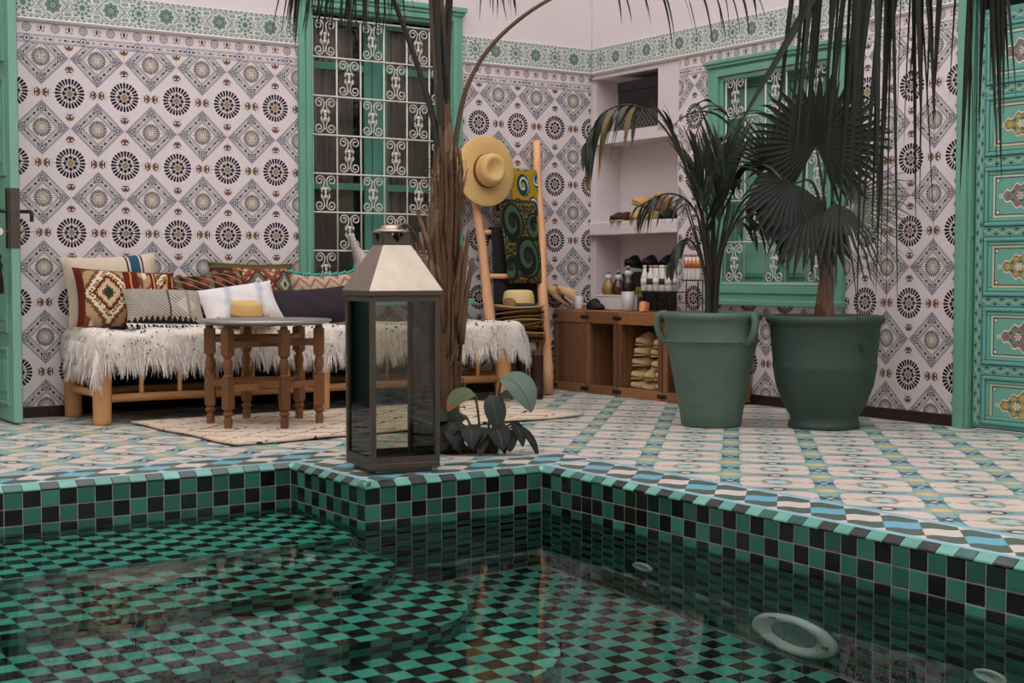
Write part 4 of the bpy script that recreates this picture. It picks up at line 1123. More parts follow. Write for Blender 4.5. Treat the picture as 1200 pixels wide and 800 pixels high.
def xbar(a, b, z0, z1, w=.018, h=.036):
    p, q = Vector((LP[a][0], LP[a][1], z0)), Vector((LP[b][0], LP[b][1], z1)); d = q - p; mb = MB()
    mb.box((p + q) / 2, (d.length - .03, w, h), Matrix.Rotation(math.atan2(d.y, d.x), 3, 'Z') @ Matrix.Rotation(-math.atan2(d.z, math.hypot(d.x, d.y)), 3, 'Y')); bevel(mb.build('stretcher', M['turned'], tt), .003)
for i, (a, b) in enumerate(((0, 2), (1, 3), (2, 4), (3, 5), (4, 0), (5, 1))):
    xbar(a, b, .225 + .012 * (i % 2), .235 + .012 * (i % 2)); xbar(a, b, .455 + .02 * (i % 2), .462 + .02 * (i % 2))

# ------------------------------------------------------------------ hats
h1 = hat('straw_hat', 'small golden straw hat lying in front of the white cushion', .175, .094, .105, M['straw'], M['straw_dk'], (-2.93, -.555, BZ + .062), (R(7), R(-2), .3), None, .0, .0, .03)
h2 = hat('straw_hat', 'wide golden straw hat with brown band hung on the ladder', .222, .102, .130, M['straw'], M['band_br'], (-1.045, -.215, 1.515), (R(86), R(4), R(-6)), None, .030, -.016, .036)
STK = (-.842, -.30)
top = hat('straw_hat', 'pale straw hat with grey ribbon on top of the hat stack', .184, .106, .135, M['straw_pale'], M['band_gy'], (STK[0], STK[1], .578), (R(-2), R(2), .2), None, .012, .022, .042)
for k in range(7):
    z = .390 + k * .026
    lbl = ['lowest hat in the stack beside the daybed', 'second hat from the bottom of the hat stack', 'third hat from the bottom of the hat stack', 'fourth hat from the bottom of the hat stack', 'fifth hat from the bottom of the hat stack', 'sixth hat from the bottom of the hat stack', 'brown straw hat directly under the pale hat with grey ribbon'][k]
    hat('straw_hat', lbl, .178 - .004 * (k % 3), .104, .125, [M['straw_dk'], M['straw'], M['straw_dk'], M['straw_dk'], M['straw'], M['straw_dk'], M['straw_dk']][k], M['band_br'], (STK[0] + rr.uniform(-.012, .012), STK[1] + rr.uniform(-.008, .008), z), (R(rr.uniform(-3, 3)), R(rr.uniform(-3, 3)), rr.uniform(0, 6)), 'hats in the stack', .01, .016, .03)
st = thing('stool', 'small wooden stool carrying the stack of hats', 'stool', (STK[0], STK[1], 0))
mb = MB(); mb.rng(-.14, .14, -.13, .13, .36, .385); bevel(mb.build('seat', M['turned'], st), .005)
for sx in (-1, 1):
    for sy in (-1, 1): 
        mb = MB(); mb.tube([(sx * .115, sy * .105, 0), (sx * .10, sy * .09, .36)], .014, 8); mb.build('leg', M['turned'], st, True)
for sy in (-1, 1): MB().rng(-.105, .105, sy * .098 - .008, sy * .098 + .008, .20, .225).build('stretcher', M['turned'], st)
# ------------------------------------------------------------------ pair of boots under the ladder
M['suede'] = simple('dark_brown_suede', '3f2820', .85, .2, nz=30, lo=.8, hi=1.2)
def boot(label, x, y, rz):
    t = thing('boot', label, 'boot', (x, y, 0), rz, 'boots under the ladder'); mb = MB()
    secs = []
    for k in range(9):
        z = .02 + .26 * k / 8; f = k / 8; cy = -.045 * (1 - f) ** 3; rx = .036 + .010 * f; ry = (.052 + .05 * (1 - f) ** 4); secs.append([(rx * math.cos(a), cy + ry * math.sin(a), z) for a in [2 * PI * j / 16 for j in range(16)]])
    vs = [p for s2 in secs for p in s2]; mb.add(vs, [(i * 16 + j, i * 16 + (j + 1) % 16, (i + 1) * 16 + (j + 1) % 16, (i + 1) * 16 + j) for i in range(8) for j in range(16)] + [tuple(range(15, -1, -1))]); mb.build('shaft', M['suede'], t, True)
    mb = MB(); mb.prism([(.040 * math.cos(a), -.045 + .106 * math.sin(a)) for a in [2 * PI * j / 18 for j in range(18)]], 0, .022); mb.build('sole', M['black'], t); return t
boot('left one of two dark brown boots beside the daybed end', -.945, -.50, R(-25)); boot('right one of two dark brown boots, next to the ladder pole', -.855, -.535, R(-30))

# ------------------------------------------------------------------ ladder and hanging cloths
ld = thing('ladder', 'rough pole ladder leaning against the tiled wall', 'ladder', (0, 0, 0))
def pole(p, q, r0, r1): 
    mb = MB(); p, q = Vector(p), Vector(q); mb.tube([p.lerp(q, k / 10) + Vector((.006 * math.sin(k * 1.3), 0, 0)) for k in range(11)], [r0 + (r1 - r0) * k / 10 + .002 * math.sin(k * 2.2) for k in range(11)], 12); return mb.build('pole', M['ladder'], ld, True)
pole((-.668, -.40, 0), (-.520, -.05, 1.755), .040, .025); pole((-1.05, -.40, 0), (-1.085, -.05, 1.70), .038, .026)
def rung(f):
    a = Vector((-.668, -.40, 0)).lerp(Vector((-.520, -.05, 1.755)), f); b = Vector((-1.05, -.40, 0)).lerp(Vector((-1.085, -.05, 1.755)), f)
    mb = MB(); mb.tube([a, b], .017, 8); mb.build('rung', M['ladder'], ld, True); return (a + b) / 2
for f in (.13, .225, .46, .63, .742, .865): rung(f)
def wax(name, bg, c1_, c2_, c3_, sc, ox, oz):
    """swirling wax print: spirals of teal and black on yellow"""
    m = Mat(name, .8, .2).base(bg); u, v = m.uv()
    n = m.noise(26, 2, 'UV'); m.paint((n > .55), '7d6a1c'); 
    for (cx, cz, r, s0) in ox:
        a = u - cx; b = v - cz; k = hyp(a, b * oz); t = (b * oz).atan2(a); sp = ((k * sc) + t * s0).sin()
        m.paint((k < r), c1_); m.paint((k < r * .94) * (sp > .1), c2_); m.paint((k < r * .94) * (sp > .72), c3_); m.paint(k < r * .3, bg); m.paint(k.near(r, r * .07), '16181a')
    return m.done()
W1 = wax('yellow_teal_wax_print', 'a98a1c', '1d3a40', '3f7f86', 'b9cfd0', 42, [(.45, .78, .21, 1), (.2, .42, .19, 1), (.76, .45, .19, 1), (.5, .14, .2, 1), (.98, .86, .14, 1)], 1.3)
W2 = wax('black_olive_wax_print', '22261f', '14181a', '4a5424', '2f544c', 30, [(.3, .75, .28, 1), (.62, .32, .30, 1), (.1, .2, .2, 1), (.9, .7, .2, 1)], 1.2)
def cloth(name, label, mat, x0, x1, zt, zb, yt, yb, rotw, fold=.014):
    mb = MB()
    def g(u, v):
        zz = zb + (zt - zb) * v; y = yb + (yt - yb) * v - .012 * math.sin(u * 9 + v * 3) * (1 - v) - fold * math.sin(u * 4 + 1)
        return (x0 + (x1 - x0) * u + rotw * (1 - v), y, zz)
    mb.grid(g, 24, 24)
    top_y = yt
    def g2(u, v):          # the short tail over the back of the rung
        a = v * PI; q = Vector(g(u, 1.0)); return (q.x, q.y + .022 * (1 - math.cos(a)) , q.z + .022 * math.sin(a) - (.0 if v < .99 else .06))
    mb.grid(g2, 24, 6)
    o = mb.build(name, mat, None, True); s_ = o.modifiers.new('solid', 'SOLIDIFY'); s_.thickness = .005
    return tag(o, label, 'cloth', 'cloths on the ladder')
cloth('printed_cloth', 'yellow and teal swirl printed cloth hanging from the top of the ladder', W1, -.825, -.575, 1.530, 1.09, -.145, -.20, .02)
cloth('printed_cloth', 'dark olive and black printed cloth hanging lower on the ladder', W2, -.945, -.630, 1.31, .76, -.205, -.275, .03)
mb = MB(); 
o = cloth('printed_cloth', 'black bundled cloth hanging behind the printed cloths', simple('black_cloth', '1e1c1c', .9, nz=20), -1.0, -.62, 1.12, .62, -.195, -.225, .0)

# ------------------------------------------------------------------ crates along the right wall (authored along, depth, z like the wall)
def crate(label, s0, s1, closed, z1=.57, x0=-.345, x1=-.012, group='wooden crates along the wall'):
    """opening faces the courtyard; every board is a piece of its own"""
    t = thing('wooden_crate', label, 'crate', (0, 0, 0), -PI / 2, group); w = .016; g = random.Random(int(s0 * 100))
    def board(a0, a1, d0, d1, za, zb, nm='plank', m_='crate'):
        o = MB().rng(a0, a1, d0, d1, za, zb).build(nm, M[m_], t); bevel(o, .0025); return o
    s0 += .003; s1 -= .003
    n = 3; dd = (x1 - x0) / n
    for k in range(n):                                     # top, bottom and side boards run along the depth slots
        d0, d1 = x0 + k * dd + .003, x0 + (k + 1) * dd - .003
        board(s0, s1, d0, d1, z1 - w, z1, 'plank', 'crate_h'); board(s0, s1, d0, d1, .012, .012 + w, 'plank', 'crate_h')
        for a in (s0, s1 - w): board(a, a + w, d0, d1, .03, z1 - w - .002)
    m = 4; ww = (s1 - s0 - 2 * w) / m
    for k in range(m): board(s0 + w + k * ww + .002, s0 + w + (k + 1) * ww - .002, x1 - w, x1 - .002, .03, z1 - w - .002)
    for a in (s0 + w, s1 - w - .024): board(a, a + .024, x0 + .004, x0 + .028, .03, z1 - w - .002, 'corner_post')
    board(s0, s1, x0 - .014, x0 + .003, z1 - .085, z1 - .004, 'rail', 'crate_h'); board(s0, s1, x0 - .014, x0 + .003, .0, .062, 'rail', 'crate_h')
    for a in (s0, s1 - .042): board(a, a + .042, x0 - .010, x0 + .003, .062, z1 - .085, 'post')
    if closed:
        m = 4; ww = (s1 - s0 - .084) / m
        for k in range(m): board(s0 + .042 + k * ww + .003, s0 + .042 + (k + 1) * ww - .003, x0 - .007 + g.uniform(-.002, .002), x0 + .006, .062, z1 - .085)
    for a in (s0 + .02, s1 - .02):
        for z in (z1 - .045, .03):
            o = MB().rng(a - .022, a + .022, x0 - .0165, x0 - .0135, z - .013, z + .013).build('bracket', M['black'], t)
    return t
crate('closed wooden crate with upright boards nearest the ladder', .035, .405, True)
crate('empty open wooden crate between the closed one and the slippers', .408, .765, False)
crate('open wooden crate filled with stacked cream slippers', .768, 1.235, False)
crate('wooden crate half hidden behind the tall green pot', 1.238, 1.70, False)

# ------------------------------------------------------------------ slippers
def slipper_mesh(L=.26, W_=.095, H=.06, back=.5, toe=.35):
    """sole and pointed upper; heel folded flat"""
    mb = MB(); n = 14; secs = []
    for i in range(n + 1):
        f = i / n; w = W_ / 2 * (math.sin(PI * min(1, f * 1.15 + .16)) ** .6 if f < .75 else (math.sin(PI * .99 * (1 - (f - .75) / .25 * .9) / 2 + .0) * 0.80))
        w = W_ / 2 * max(.12, [.62, .82, .90, .92, .90, .88, .88, .92, .97, 1.0, .98, .90, .72, .45, .10][i])
        h = H * [.45, .40, .30, .28, .32, .55, .85, 1.0, .98, .90, .78, .64, .50, .38, .24][i]
        y = f * L; lift = .018 * max(0, f - .8) / .2
        secs.append([(w * math.cos(a), y, lift + (h * max(0, math.sin(a)) ** .8 if math.sin(a) > 0 else -.006 * abs(math.sin(a)))) for a in [2 * PI * j / 14 for j in range(14)]])
    mb.add([p for s2 in secs for p in s2], [(i * 14 + j, i * 14 + (j + 1) % 14, (i + 1) * 14 + (j + 1) % 14, (i + 1) * 14 + j) for i in range(n) for j in range(14)] + [tuple(range(13, -1, -1)), tuple(range(n * 14, n * 14 + 14))])
    ml = MB(); ml.prism([(W_ * .36 * math.cos(a), L * .245 + L * .20 * math.sin(a)) for a in [2 * PI * j / 18 for j in range(18)]], H * .30, H * .44)
    ms = MB(); ms.prism([(W_ * .5 * (1.0 if math.sin(a) < .3 else .92) * math.cos(a), L * .5 + L * .505 * math.sin(a)) for a in [2 * PI * j / 22 for j in range(22)]], -.010, .0)
    return mb, ml, ms
sl_cache = {}
def slipper(label, col, loc, rot, group=None, key='std', L=.26, W_=.095, H=.06, inner='5a3322'):
    ck = (col, key)
    if ck not in sl_cache:
        a, b, c = slipper_mesh(L, W_, H); mt = simple('leather_' + col, col, .65, .3, nz=22, lo=.86, hi=1.1); mi = simple('insole_' + inner + col, inner, .8)
        sl_cache[ck] = (a.mesh('upper', mt, True), b.mesh('insole', mi), c.mesh('sole', simple('sole_' + col, 'b08b62' if col not in ('171514', '201c1c', '1d1a1a') else '191716', .8)))
    t = thing('slipper', label, 'slipper', loc, 0, group); t.rotation_euler = rot
    for nm, me in zip(('upper', 'insole', 'sole'), sl_cache[ck]): link(nm, me, t)
    return t
CREAM = 'c7a778'
# stacked in the crate: toes outwards (world -x)
rows = [(.075, 3), (.150, 3), (.230, 2), (.305, 2), (.370, 2)]
pos = ['bottom', 'second', 'third', 'fourth', 'top']
for ri, (z, n) in enumerate(rows):
    for k in range(n):
        y = -(.790 + (.40 / n) * (k + .5))
        side = {3: ['left', 'middle', 'right'], 2: ['left', 'right']}[n][k]
        slipper('cream slipper, %s in the %s row stacked in the crate' % (side, pos[ri]) if ri not in (0, 4) else 'cream slipper, %s in the %s row of the crate stack' % (side, pos[ri]), CREAM, (-.055 + random.uniform(-.006, .006), y, z - .02), (R(random.uniform(-2, 2)), R(random.uniform(-4, 4)), R(90 + random.uniform(-4, 4))), 'slippers stacked in the crate', 'fat', .255, (.185 if n == 2 else .128), .084, '7a3a2a')
# on the niche shelf
zs = 1.205
slipper('dark brown slipper, left one of the pair on the niche shelf', '3b261d', (.20, -.20, zs), (0, 0, R(110)), 'slippers on the niche shelf'); slipper('dark brown slipper, right one of the pair on the niche shelf', '3b261d', (.20, -.32, zs), (0, 0, R(100)), 'slippers on the niche shelf')
for k, (x, y, z, rx, rz, lb) in enumerate(((.20, -.47, zs, 0, 98, 'tan slipper lying flat in the middle of the niche shelf'), (.21, -.58, zs, 0, 88, 'tan slipper lying flat right of the other on the niche shelf'), (.225, -.52, zs + .068, 12, 80, 'tan slipper resting on top of the two tan ones'), (.225, -.66, zs + .010, 40, 95, 'tan slipper propped up at the back of the niche shelf'))):
    slipper(lb, 'c79a62', (x, y, z), (R(rx), 0, R(rz)), 'slippers on the niche shelf', 'shelf', .24, .105, .075, '4a2018')
slipper('small black slipper at the right end of the niche shelf', '1d1a1a', (.17, -.78, zs), (0, 0, R(92)), 'slippers on the niche shelf', 'blk', .18, .10, .07)
# on the crates
zc = .582
slipper('cream slipper propped upright at the left end of the crates', 'd0a878', (-.275, -.10, zc + .005), (R(38), 0, R(60)), 'slippers on the crates', 'c2', .25, .10, .07); slipper('cream slipper leaning behind the upright one on the crates', 'd0a878', (-.20, -.20, zc + .005), (R(32), 0, R(55)), 'slippers on the crates', 'c2', .25, .10, .07)
slipper('black pointed slipper lying on the crates below the bottles', '201c1c', (-.235, -.42, zc), (0, 0, R(-20)), 'slippers on the crates', 'b2', .25, .10, .07); slipper('black pointed slipper behind the other black one on the crates', '201c1c', (-.105, -.52, zc), (0, 0, R(-15)), 'slippers on the crates', 'b2', .25, .10, .07)

# ------------------------------------------------------------------ bottles, jars, candles
def liquid(name, c, rough=.12): return simple(name, c, rough, .5)
MG = {'white': liquid('milky_glass', 'd0c7bf', .25), 'oil': liquid('golden_oil_glass', '8a6a2c', .08), 'dark': liquid('dark_oil_glass', '2a1c12', .08), 'amber': liquid('amber_glass', '3a2112', .08), 'orange': liquid('orange_glass', 'b06a3c', .15), 'frost': liquid('frosted_glass', 'bdb6b0', .2), 'cork': simple('cork', 'b08a62', .9, nz=60), 'foil': simple('white_paper_label', 'd3ccc8', .7), 'gold': simple('gold_label', '9a7a3a', .5), 'blue': simple('pale_blue_ribbon', 'b9c0c4', .6), 'brown': simple('brown_label', '3a2824', .7)}
def bottle(label, loc, prof, glass, cap, lab=None, group=None, name='bottle'):
    t = thing(name, label, 'bottle', loc, 0, group); mb = MB(); mb.lathe(prof, 16); mb.build('body', glass, t, True)
    r, z = prof[-1]; mb = MB(); mb.lathe([(0, z), (r * 1.1, z), (r * 1.15, z + .016), (0, z + .018)], 12); mb.build('cap', cap, t, True)
    if lab:
        z0, z1, m_, rr_ = lab; mb = MB(); mb.lathe([(rr_, z0), (rr_ + .0012, z0), (rr_ + .0012, z1), (rr_, z1)], 16); mb.build('paper_label', m_, t, True)
    return t
round_b = [(0, 0), (.040, 0), (.047, .008), (.050, .035), (.043, .07), (.024, .10), (.014, .125), (.012, .155)]
slim_b = [(0, 0), (.0225, 0), (.026, .006), (.026, .09), (.021, .115), (.012, .135), (.011, .155)]
RZ = .715
bl_ = MB(); bx = thing('display_box', 'low white box carrying the round oil bottles on the crates', 'box', (-.10, -.44, .573))
bevel(MB().rng(-.055, .055, -.17, .17, 0, .09).build('body', MG['foil'], bx), .003); bevel(MB().rng(-.058, .058, -.173, .173, .09, .102).build('lid', MG['foil'], bx), .003)
bottle('golden round oil bottle at the left of the three corked ones', (-.10, -.34, .677), round_b, MG['oil'], MG['cork'], (.105, .14, MG['blue'], .0225), 'round oil bottles')
bottle('dark round oil bottle in the middle of the three corked ones', (-.10, -.45, .677), round_b, MG['amber'], MG['cork'], (.105, .14, MG['blue'], .0225), 'round oil bottles')
bottle('dark round oil bottle standing on the white glass', (-.20, -.685, .705), round_b, MG['dark'], MG['cork'], (.105, .14, MG['blue'], .0225), 'round oil bottles')
def glass_jar(label, loc, r, h, m_, fill):
    t = thing('glass_jar', label, 'jar', loc); mb = MB(); mb.lathe([(0, 0), (r * .8, 0), (r * .86, .004), (r, h), (r * .94, h), (r * .80, .008), (0, .008)], 18); mb.build('glass', MG['frost'], t, True)
    mb = MB(); mb.lathe([(0, .009), (r * .78, .009), (r * .90, h * .8), (0, h * .82)], 16); mb.build('wax', fill, t, True)
    if m_: mb = MB(); mb.tube([(0, 0, h * .82), (.001, 0, h * .9)], .0015, 5); mb.build('wick', M['black'], t)
    return t
glass_jar('small white candle glass beside the cream slippers', (-.29, -.245, .573), .033, .095, True, MG['white'])
glass_jar('frosted glass jar holding up the dark corked bottle', (-.20, -.685, .573), .046, .13, False, MG['white'])
rack = thing('wire_rack', 'black wire display rack for small milky bottles', 'rack', (-.19, -1.0, .573))
mb = MB(); mb.rng(-.075, .075, -.20, .14, .128, .134); mb.build('shelf', M['black'], rack)
mb = MB(); mb.rng(.02, .075, -.36, -.20, .205, .211); mb.build('shelf', M['black'], rack)
for x, y, h in ((-.07, -.195, .13), (.07, -.195, .205), (-.07, .135, .13), (.07, .135, .13), (.03, -.355, .205), (.07, -.355, .205)):
    MB().tube([(x, y, 0), (x, y, h)], .004, 6).build('leg', M['black'], rack)
for x in (-.07, .07): MB().tube([(x, -.195, .06), (x, .135, .06)], .003, 6).build('stretcher', M['black'], rack)
for k in range(9):
    i, j = k % 5, k // 5; y = -1.0 + .105 - i * .062 - j * .031; x = -.225 if j == 0 else -.165
    nth = ['first', 'second', 'third', 'fourth', 'fifth'][i]
    bottle('%s small milky bottle from the left in the %s rack row' % (nth, 'front' if j == 0 else 'back'), (x, y, .708), slim_b, MG['white'], MG['cork'] if (k % 3) else MG['foil'], (.045, .085, MG['brown'] if k % 2 else MG['foil'], .0262), 'small bottles on the rack')
for k in range(4):
    bottle('orange topped slim bottle, %s from the left on the upper rack' % ['first', 'second', 'third', 'fourth'][k], (-.145, -1.225 - k * .038, .785), [(0, 0), (.017, 0), (.018, .005), (.018, .10), (.013, .13), (.010, .15)], MG['white'], MG['orange'], (.075, .125, MG['orange'], .0184), 'orange topped bottles')
sp = thing('soap_block', 'orange block of soap below the rack of bottles', 'soap', (-.30, -.98, .573), R(20)); o = MB().box((0, 0, .032), (.05, .05, .064), Matrix.Rotation(R(8), 3, 'Y')).build('block', simple('orange_soap', 'd98a4e', .5), sp); bevel(o, .006)
o = MB().box((0, -.0, .034), (.053, .018, .067), Matrix.Rotation(R(8), 3, 'Y')).build('wrapper_band', simple('paper_band', 'd9a070', .7), sp)
# dark boxes at the back of the lower niche
for k in range(5):
    y = -.28 - k * .132; h = .30 + .03 * ((k * 7) % 3) / 2
    t = thing('dark_box', '%s black box from the left at the back of the lower niche' % ['first', 'second', 'third', 'fourth', 'fifth'][k], 'box', (.165, y, .503), 0, 'black boxes in the lower niche')
    bevel(MB().rng(-.05, .05, -.06, .06, 0, h).build('body', simple('black_card_%d' % k, '1f1a18', .5, nz=10), t), .003); MB().rng(-.0515, -.0495, -.035, .035, h * .50, h * .72).build('gold_label', MG['gold'] if k < 2 else M['black'], t); bevel(MB().rng(-.052, .052, -.062, .062, h, h + .02).build('lid', M['black'], t), .003)
for k in range(3):
    slipper('black slipper resting on the dark boxes, %s of three' % ['left', 'middle', 'right'][k], '171514', (.24, -.34 - k * .17, .868), (R(6), 0, R(90 + k * 8)), 'black slippers on the boxes', 'bb', .2, .10, .08)
# lattice box, with black bulk added to stand in for the unlit niche interior
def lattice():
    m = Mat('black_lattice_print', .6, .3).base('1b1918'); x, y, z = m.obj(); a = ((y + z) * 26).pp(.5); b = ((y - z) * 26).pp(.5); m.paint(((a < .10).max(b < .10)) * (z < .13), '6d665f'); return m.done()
t = thing('niche_dark_filler', 'lattice box with added black bulk standing in for top niche shade', 'chest', (.135, -.50, 1.838)); bevel(MB().rng(-.10, .10, -.235, .235, 0, .27).build('body', lattice(), t), .004); bevel(MB().rng(-.105, .105, -.238, .238, .27, .34).build('lid', simple('niche_dark_fill', '1a1817', .5, nz=8), t), .006)

# ------------------------------------------------------------------ pots
def pot_mat(name, c):
    m = Mat(name, .55, .35).base(c); x, y, z = m.obj(); a = m.noise(5, 5); b = m.noise(70, 3); r = (z * 95 + a * 3).sin()
    m.shade(a, .78, 1.16); m.shade(b, .86, 1.12); m.bump(r * .25 + b * .5 + a, .25, .006); return m.done()
M['pot'] = pot_mat('green_glazed_pot', '52675a'); M['pot2'] = pot_mat('dark_green_glazed_pot', '35473f'); M['soil'] = simple('dark_soil', '2a211b', 1, .1, nz=40, lo=.6, hi=1.3, bump=.6)
p1 = thing('tall_pot', 'tall green pot with two loop handles below its rim', 'pot', (-1.045, -2.475, 0), R(-66))
mb = MB(); H = .62; rp = [(0, 0), (.155, 0), (.163, .01), (.172, .08), (.205, .25), (.232, .39), (.245, .455), (.252, .462), (.247, .475), (.252, .55), (.258, .575), (.268, .585), (.272, .60), (.268, .615), (.25, .62), (.235, .61), (.23, .55)]
mb.lathe(rp, 56); mb.build('body', M['pot'], p1, True)
mb = MB(); mb.lathe([(.236, .56), (.10, .572), (0, .575)], 40); mb.build('soil', M['soil'], p1)
for sx in (-1, 1):
    mb = MB(); mb.tube(bez([(sx * .238, -.06, .605), (sx * .275, -.075, .60), (sx * .285, -.085, .55), (sx * .268, -.085, .49), (sx * .235, -.07, .455)], 6), .021, 10); mb.build('handle', M['pot'], p1, True)
mb = MB()
for k in range(72):
    a = 2 * PI * k / 72; mb.lathe([(0, -.009), (.010, -.003), (.010, .003), (0, .009)], 6, (.250 * math.cos(a), .250 * math.sin(a), .464))
mb.build('rope_ridge', M['pot'], p1, True)
p2 = thing('wide_pot', 'wide dark green pot with a small rosette on its side', 'pot', (-.60, -2.88, 0), R(-33))
rp = [(0, 0), (.185, 0), (.192, .008), (.188, .03), (.178, .045), (.185, .07), (.225, .14), (.258, .23), (.274, .32), (.278, .34), (.274, .355), (.284, .45), (.290, .54), (.296, .555), (.310, .565), (.315, .585), (.308, .602), (.290, .605), (.276, .59), (.27, .52)]
mb = MB(); mb.lathe(rp, 60); mb.build('body', M['pot2'], p2, True); mb = MB(); mb.lathe([(.274, .54), (.1, .555), (0, .556)], 40); mb.build('soil', M['soil'], p2)
ros = MB(); a = R(-59); q = Vector((.286 * math.cos(a), .286 * math.sin(a), .455)); m3 = Matrix.Rotation(a, 3, 'Z') @ Matrix.Rotation(PI / 2, 3, 'Y')
ros.lathe([(0, .012), (.010, .011), (.013, .004)], 12, q, m3)
for k in range(8): ros.lathe([(0, .009), (.007, .007), (.010, 0)], 8, q + m3 @ Vector((.019 * math.cos(k * PI / 4), .019 * math.sin(k * PI / 4), 0)), m3)
ros.lathe([(.028, 0), (.030, .006), (.034, .006), (.036, 0)], 20, q, m3); ros.build('rosette', M['pot2'], p2, True)

# ------------------------------------------------------------------ lantern
ln = thing('lantern', 'tall square glass lantern with pyramid metal roof on the pool edge', 'lantern', (-3.318, -3.008, .001), R(-7.2))
s = .153
mb = MB(); mb.rng(-.128, .128, -.128, .128, 0, .022); bevel(mb.build('foot', M['dark_metal'], ln), .003)
mb = MB(); mb.rng(-s, s, -s, s, .022, .045); bevel(mb.build('base', M['dark_metal'], ln), .003)
for sx in (-1, 1):
    for sy in (-1, 1):
        mb = MB(); mb.rng(sx * s, sx * (s - .022), sy * s, sy * (s - .022), .045, .735); bevel(mb.build('corner_post', M['dark_metal'], ln), .002)
for sx, sy in ((1, 0), (-1, 0), (0, 1), (0, -1)):
    for z0, z1 in ((.045, .070), (.712, .735)):
        mb = MB(); c = (s - .006)
        if sx: mb.rng(sx * c - .005, sx * c + .005, -s + .022, s - .022, z0, z1)
        else: mb.rng(-s + .022, s - .022, sy * c - .005, sy * c + .005, z0, z1)
        mb.build('rail', M['dark_metal'], ln)
    mb = MB(); c = s - .011
    if sx: mb.rng(sx * c - .0015, sx * c + .0015, -s + .02, s - .02, .06, .722)
    else: mb.rng(-s + .02, s - .02, sy * c - .0015, sy * c + .0015, .06, .722)
    mb.build('glass_pane', M['lantern_glass'], ln)
mb = MB(); e = s + .010; c = .062
mb.rng(-e, e, -e, e, .735, .757); bevel(mb.build('eave', M['dark_metal'], ln), .003)
mb = MB(); mb.add([(-e, -e, .757), (e, -e, .757), (e, e, .757), (-e, e, .757), (-c, -c, .945), (c, -c, .945), (c, c, .945), (-c, c, .945)], [(0, 1, 5, 4), (1, 2, 6, 5), (2, 3, 7, 6), (3, 0, 4, 7)])
o = mb.build('roof', M['lantern'], ln); s_ = o.modifiers.new('solid', 'SOLIDIFY'); s_.thickness = .003
mb = MB()
for (p, q) in (((-c, -c), (c, -c)), ((c, -c), (c, c)), ((c, c), (-c, c)), ((-c, c), (-c, -c))):     # collar with a V cut in each side
    a, b = Vector(p + (0,)), Vector(q + (0,)); z0, z1 = .945, 1.0
    pts = [a + Vector((0, 0, z0)), b + Vector((0, 0, z0)), b + Vector((0, 0, z1)), a.lerp(b, .82) + Vector((0, 0, z1)), a.lerp(b, .5) + Vector((0, 0, z0 + .012)), a.lerp(b, .18) + Vector((0, 0, z1)), a + Vector((0, 0, z1))]
    mb.add(pts, [(0, 1, 4), (1, 2, 3, 4), (0, 4, 5, 6)])
o = mb.build('collar', M['dark_metal'], ln); s_ = o.modifiers.new('solid', 'SOLIDIFY'); s_.thickness = .003
mb = MB(); mb.lathe([(0, .998), (.080, .998), (.085, 1.002), (.06, 1.012), (.045, 1.017), (.045, 1.026), (.035, 1.030), (0, 1.031)], 32); mb.build('cap', M['lantern'], ln, True)
mb = MB(); mb.tube([(.065 + .062 * math.cos(t) * .95, -.03 + .03 * math.cos(t), .965 + .058 * math.sin(t) - .035 * math.cos(t)) for t in [2 * PI * k / 28 for k in range(28)]], .007, 8, closed=True); mb.build('ring_handle', M['dark_metal'], ln, True)
mb = MB(); mb.lathe([(0, .046), (.045, .046), (.047, .052), (.03, .056), (0, .056)], 20); mb.build('candle_dish', M['dark_metal'], ln, True)

# ------------------------------------------------------------------ pool fittings
M['pool_white'] = simple('white_pool_plastic', 'd2d6d0', .35, .4)
M['lens'] = simple('grey_lens', '6d7f7c', .1, .5, nz=60)
XP = -2.7445
lt = thing('pool_light', 'large round white underwater lamp on the right pool wall', 'pool light', (XP, -4.81, -.965)); lt.rotation_euler = (0, R(-90), 0)
mb = MB(); mb.lathe([(.128, .0), (.19, .0), (.197, .012), (.19, .030), (.165, .040), (.140, .034), (.128, .018)], 44); mb.build('ring', M['pool_white'], lt, True)
mb = MB(); mb.lathe([(.13, .006), (.13, .016), (.07, .022), (0, .024)], 36); mb.build('lens', M['lens'], lt, True)
for a in (.5, 2.6, 4.7): 
    mb = MB(); mb.box((.165 * math.cos(a), .165 * math.sin(a), .0405), (.022, .034, .006), Matrix.Rotation(a, 3, 'Z')); mb.build('clip', M['lens'], lt)
for k, (y, z, lb) in enumerate(((-3.985, -.73, 'small round water inlet near the inner pool corner'), (-5.60, -.76, 'small round water inlet at the right edge of the view'))):
    t = thing('water_inlet', lb, 'inlet', (XP, y, z), 0, 'pool inlets'); t.rotation_euler = (0, R(-90), 0)
    mb = MB(); mb.lathe([(.030, 0), (.056, 0), (.060, .008), (.052, .015), (.034, .016), (.030, .006)], 28); mb.build('flange', M['pool_white'], t, True)
    mb = MB(); mb.lathe([(0, .004), (.031, .004), (.031, .010), (.018, .012), (.012, .006), (0, .006)], 20); mb.build('nozzle', M['pool_white'], t, True)

